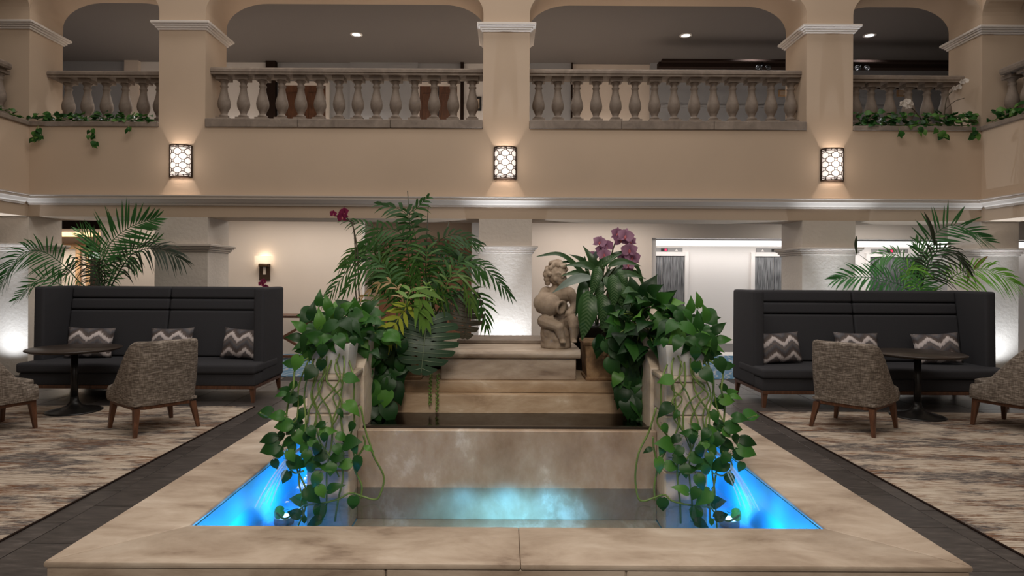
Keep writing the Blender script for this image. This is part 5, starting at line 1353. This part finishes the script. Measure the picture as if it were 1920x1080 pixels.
# ---------------------------------------------------------------- kentia palms behind the sofas
kl = thing('kentia_palm', 'large kentia palm behind the left sofa', 'palm', (-5.55, 8.8, 0.40), 0)
KL = [([(192,560),(190,500),(205,458),(245,425),(293,409)], 8.75, 'kentia', 0.50, 0.050, 26, 0.30, (0.3,-1,-0.2), -.05), ([(196,560),(222,500),(246,470),(268,456),(295,449)], 8.9, 'kentia', 0.34, 0.042, 16, 0.40, (0,-1,.2), -.1),
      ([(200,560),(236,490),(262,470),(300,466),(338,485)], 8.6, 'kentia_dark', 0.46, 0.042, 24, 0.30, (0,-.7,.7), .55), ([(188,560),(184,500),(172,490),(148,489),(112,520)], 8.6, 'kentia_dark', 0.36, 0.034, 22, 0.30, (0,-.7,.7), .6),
      ([(185,565),(150,530),(118,496),(75,470),(35,482),(-6,545)], 8.5, 'kentia', 0.42, 0.040, 34, 0.30, (-.2,-.9,.4), .35), ([(170,570),(140,550),(112,533),(78,522),(30,562)], 8.4, 'kentia', 0.28, 0.034, 22, 0.35, (0,-.9,.4), .1),
      ([(196,560),(212,510),(216,490),(236,480),(255,500)], 8.7, 'kentia', 0.30, 0.034, 16, 0.40, (0,-.7,.7), .5), ([(194,560),(196,510),(186,480),(170,452),(150,432)], 8.95, 'kentia', 0.34, 0.04, 16, 0.45, (.2,-1,.1), -.1),
      ([(192,565),(185,530),(178,505),(178,495),(190,530)], 8.5, 'kentia_dark', 0.30, 0.034, 14, 0.4, (0,-.8,.5), .6)]
for i, (px, Y, mt, ll, lw, n, st_, nr, dr) in enumerate(KL):
    pts = [Vector((-5.55, 8.8, 0.4))]+[at(a, b_, Y) for a, b_ in px]
    frond(kl, M[mt], pts, ll*0.9, lw*0.55, n, 0.55 if i not in (4, 5) else 0.5, dr, nr, 0.011, seed=300+i)
kr = thing('kentia_palm', 'large kentia palm behind the right sofa', 'palm', (5.7, 8.7, 0.40), 0)
KR = [([(1725,560),(1735,490),(1748,445),(1790,422),(1850,452)], 8.75, 'kentia', 0.46, 0.05, 22, (0,-.9,.5), .1), ([(1724,560),(1730,510),(1726,475),(1716,455)], 8.6, 'kentia', 0.36, 0.042, 18, (0,-1,.1), .0),
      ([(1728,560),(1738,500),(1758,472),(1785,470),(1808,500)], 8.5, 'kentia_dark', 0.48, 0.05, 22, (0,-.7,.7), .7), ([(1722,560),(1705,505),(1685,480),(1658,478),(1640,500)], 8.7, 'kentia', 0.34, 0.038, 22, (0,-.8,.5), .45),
      ([(1720,565),(1695,540),(1662,526),(1615,519),(1568,524)], 8.45, 'kentia', 0.42, 0.05, 20, (0.1,-.9,.6), .25), ([(1718,570),(1700,545),(1680,530),(1655,538),(1636,562)], 8.35, 'silver', 0.30, 0.036, 16, (0,-.8,.5), .5),
      ([(1735,565),(1775,530),(1800,512),(1850,505),(1906,532)], 8.55, 'kentia_lime', 0.40, 0.042, 26, (0,-.9,.4), .45), ([(1724,562),(1710,530),(1700,510),(1715,500),(1740,515)], 8.4, 'kentia_lime', 0.26, 0.034, 16, (0,-.8,.6), .4),
      ([(1726,562),(1722,530),(1712,515),(1695,520)], 8.4, 'kentia', 0.26, 0.034, 16, (0,-.8,.6), .5), ([(1726,560),(1732,520),(1745,495),(1770,505)], 8.65, 'kentia', 0.34, 0.036, 18, (0,-.8,.5), .5)]
for i, (px, Y, mt, ll, lw, n, nr, dr) in enumerate(KR):
    pts = [Vector((5.7, 8.7, 0.4))]+[at(a, b_, Y) for a, b_ in px]
    frond(kr, M[mt], pts, ll*0.9, lw*0.55, n, 0.55, dr, nr, 0.011, seed=400+i)
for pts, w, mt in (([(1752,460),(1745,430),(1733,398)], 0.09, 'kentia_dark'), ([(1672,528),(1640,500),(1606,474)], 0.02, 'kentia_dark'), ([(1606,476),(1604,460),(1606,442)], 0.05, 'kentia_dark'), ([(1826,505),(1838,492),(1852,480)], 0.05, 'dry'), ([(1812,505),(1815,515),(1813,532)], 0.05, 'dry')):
    strap(kr, pts, 8.6, w, M[mt])

# ---------------------------------------------------------------- ivy on the corner ledges, white orchids
def ivy(lab, boxes, hang, seed, loc, n, s=1.0):
    t = thing('ivy', lab, 'plant', loc, 0); rr = random.Random(seed); mb = MB()
    for (x0, x1, y0, y1, z0, z1, m_) in boxes:
        pts = [Vector((x0+(x1-x0)*k/8+rr.uniform(-.02, .02), y0+(y1-y0)*k/8, z0+0.015+rr.uniform(0, .04))) for k in range(9)]
        mb.tube(rel(t, curve(pts, 20)), 0.006, 4)
        for k in range(m_):
            u = rr.random(); p = Vector((x0+(x1-x0)*u, y0+(y1-y0)*u+rr.uniform(-.07, .06), rr.uniform(z0+0.01, z1+0.03)))
            leaf(t, IV[rr.randrange(2)], p, (rr.uniform(-1, 1), rr.uniform(-1, .2), rr.uniform(-.6, .4)), (rr.uniform(-.4, .4), -.7, rr.uniform(.3, 1)), rr.uniform(0.07, 0.105)*s)
    for (px0, py0, px1, py1, Y, m_) in hang:
        a, b_ = at(px0, py0, Y), at(px1, py1, Y)
        mb.tube(rel(t, curve([a, a.lerp(b_, .5)+Vector((rr.uniform(-.04, .04), -.02, 0)), b_], 8)), 0.005, 4)
        for k in range(m_):
            p = a.lerp(b_, rr.uniform(.1, 1))+Vector((rr.uniform(-.05, .05), -.03, 0))
            leaf(t, IV[rr.randrange(2)], p, (rr.uniform(-1, 1), -.3, -1), (rr.uniform(-.4, .4), -1, .3), rr.uniform(0.06, 0.10)*s)
    mb.build('vine', M['vine'], t); return t
zt = ZB+0.07
ivy('trailing ivy along the ledge of the left end bay', [(-6.85, -5.1, 9.36, 9.36, zt, zt+0.10, 120)], [(72,236,72,265,9.24,9),(68,240,80,262,9.24,5),(172,238,178,272,9.24,10),(240,236,243,246,9.24,4)], 61, (-6.0, 9.36, zt), 80)
ivy('ivy strand on the left side balcony ledge at the picture edge', [(-6.92, -6.95, 8.5, 9.25, zt, zt+0.09, 26)], [], 62, (-6.95, 9.0, zt), 26)
ivy('trailing ivy along the ledge of the right end bay', [(5.12, 6.88, 9.36, 9.36, zt, zt+0.18, 160)], [(1685,238,1692,258,9.24,3),(1752,240,1768,258,9.24,7),(1822,238,1826,256,9.24,8),(1723,238,1725,250,9.24,3)], 63, (6.0, 9.36, zt), 100, 1.15)
ivy('ivy on the right side balcony ledge at the picture edge', [(6.92, 6.95, 8.4, 9.2, zt, zt+0.15, 40)], [], 64, (6.95, 9.0, zt), 40, 1.15)
ow = thing('orchid', 'white orchid in the ivy of the right end bay, lower of two', 'orchid', (5.98, 9.36, zt+0.02))
MB().tube(rel(ow, curve([at(1728, 225, 9.4), at(1715, 208, 9.38), at(1702, 196, 9.36)], 8)), 0.007, 5).build('flower_stem', M['brown_stem'], ow)
for i, (a, b_) in enumerate(((1692,196),(1700,192),(1707,195),(1702,200))): flower(ow, FLW, a, b_, 9.34, 0.06, 70+i, LIPW)
ow = thing('orchid', 'white orchid on a tall stem at the right end of the balustrade', 'orchid', (6.25, 9.36, zt+0.02))
MB().tube(rel(ow, curve([at(1770, 222, 9.4), at(1775, 185, 9.38), at(1788, 168, 9.36)], 8)), 0.007, 5).tube(rel(ow, curve([at(1772, 205, 9.4), at(1790, 190, 9.38), at(1808, 184, 9.36)], 8)), 0.005, 5).build('flower_stem', M['brown_stem'], ow)
for i, (a, b_) in enumerate(((1788,167),(1797,164),(1803,155),(1810,153))): flower(ow, FLW, a, b_, 9.36, 0.05, 80+i, LIPW)
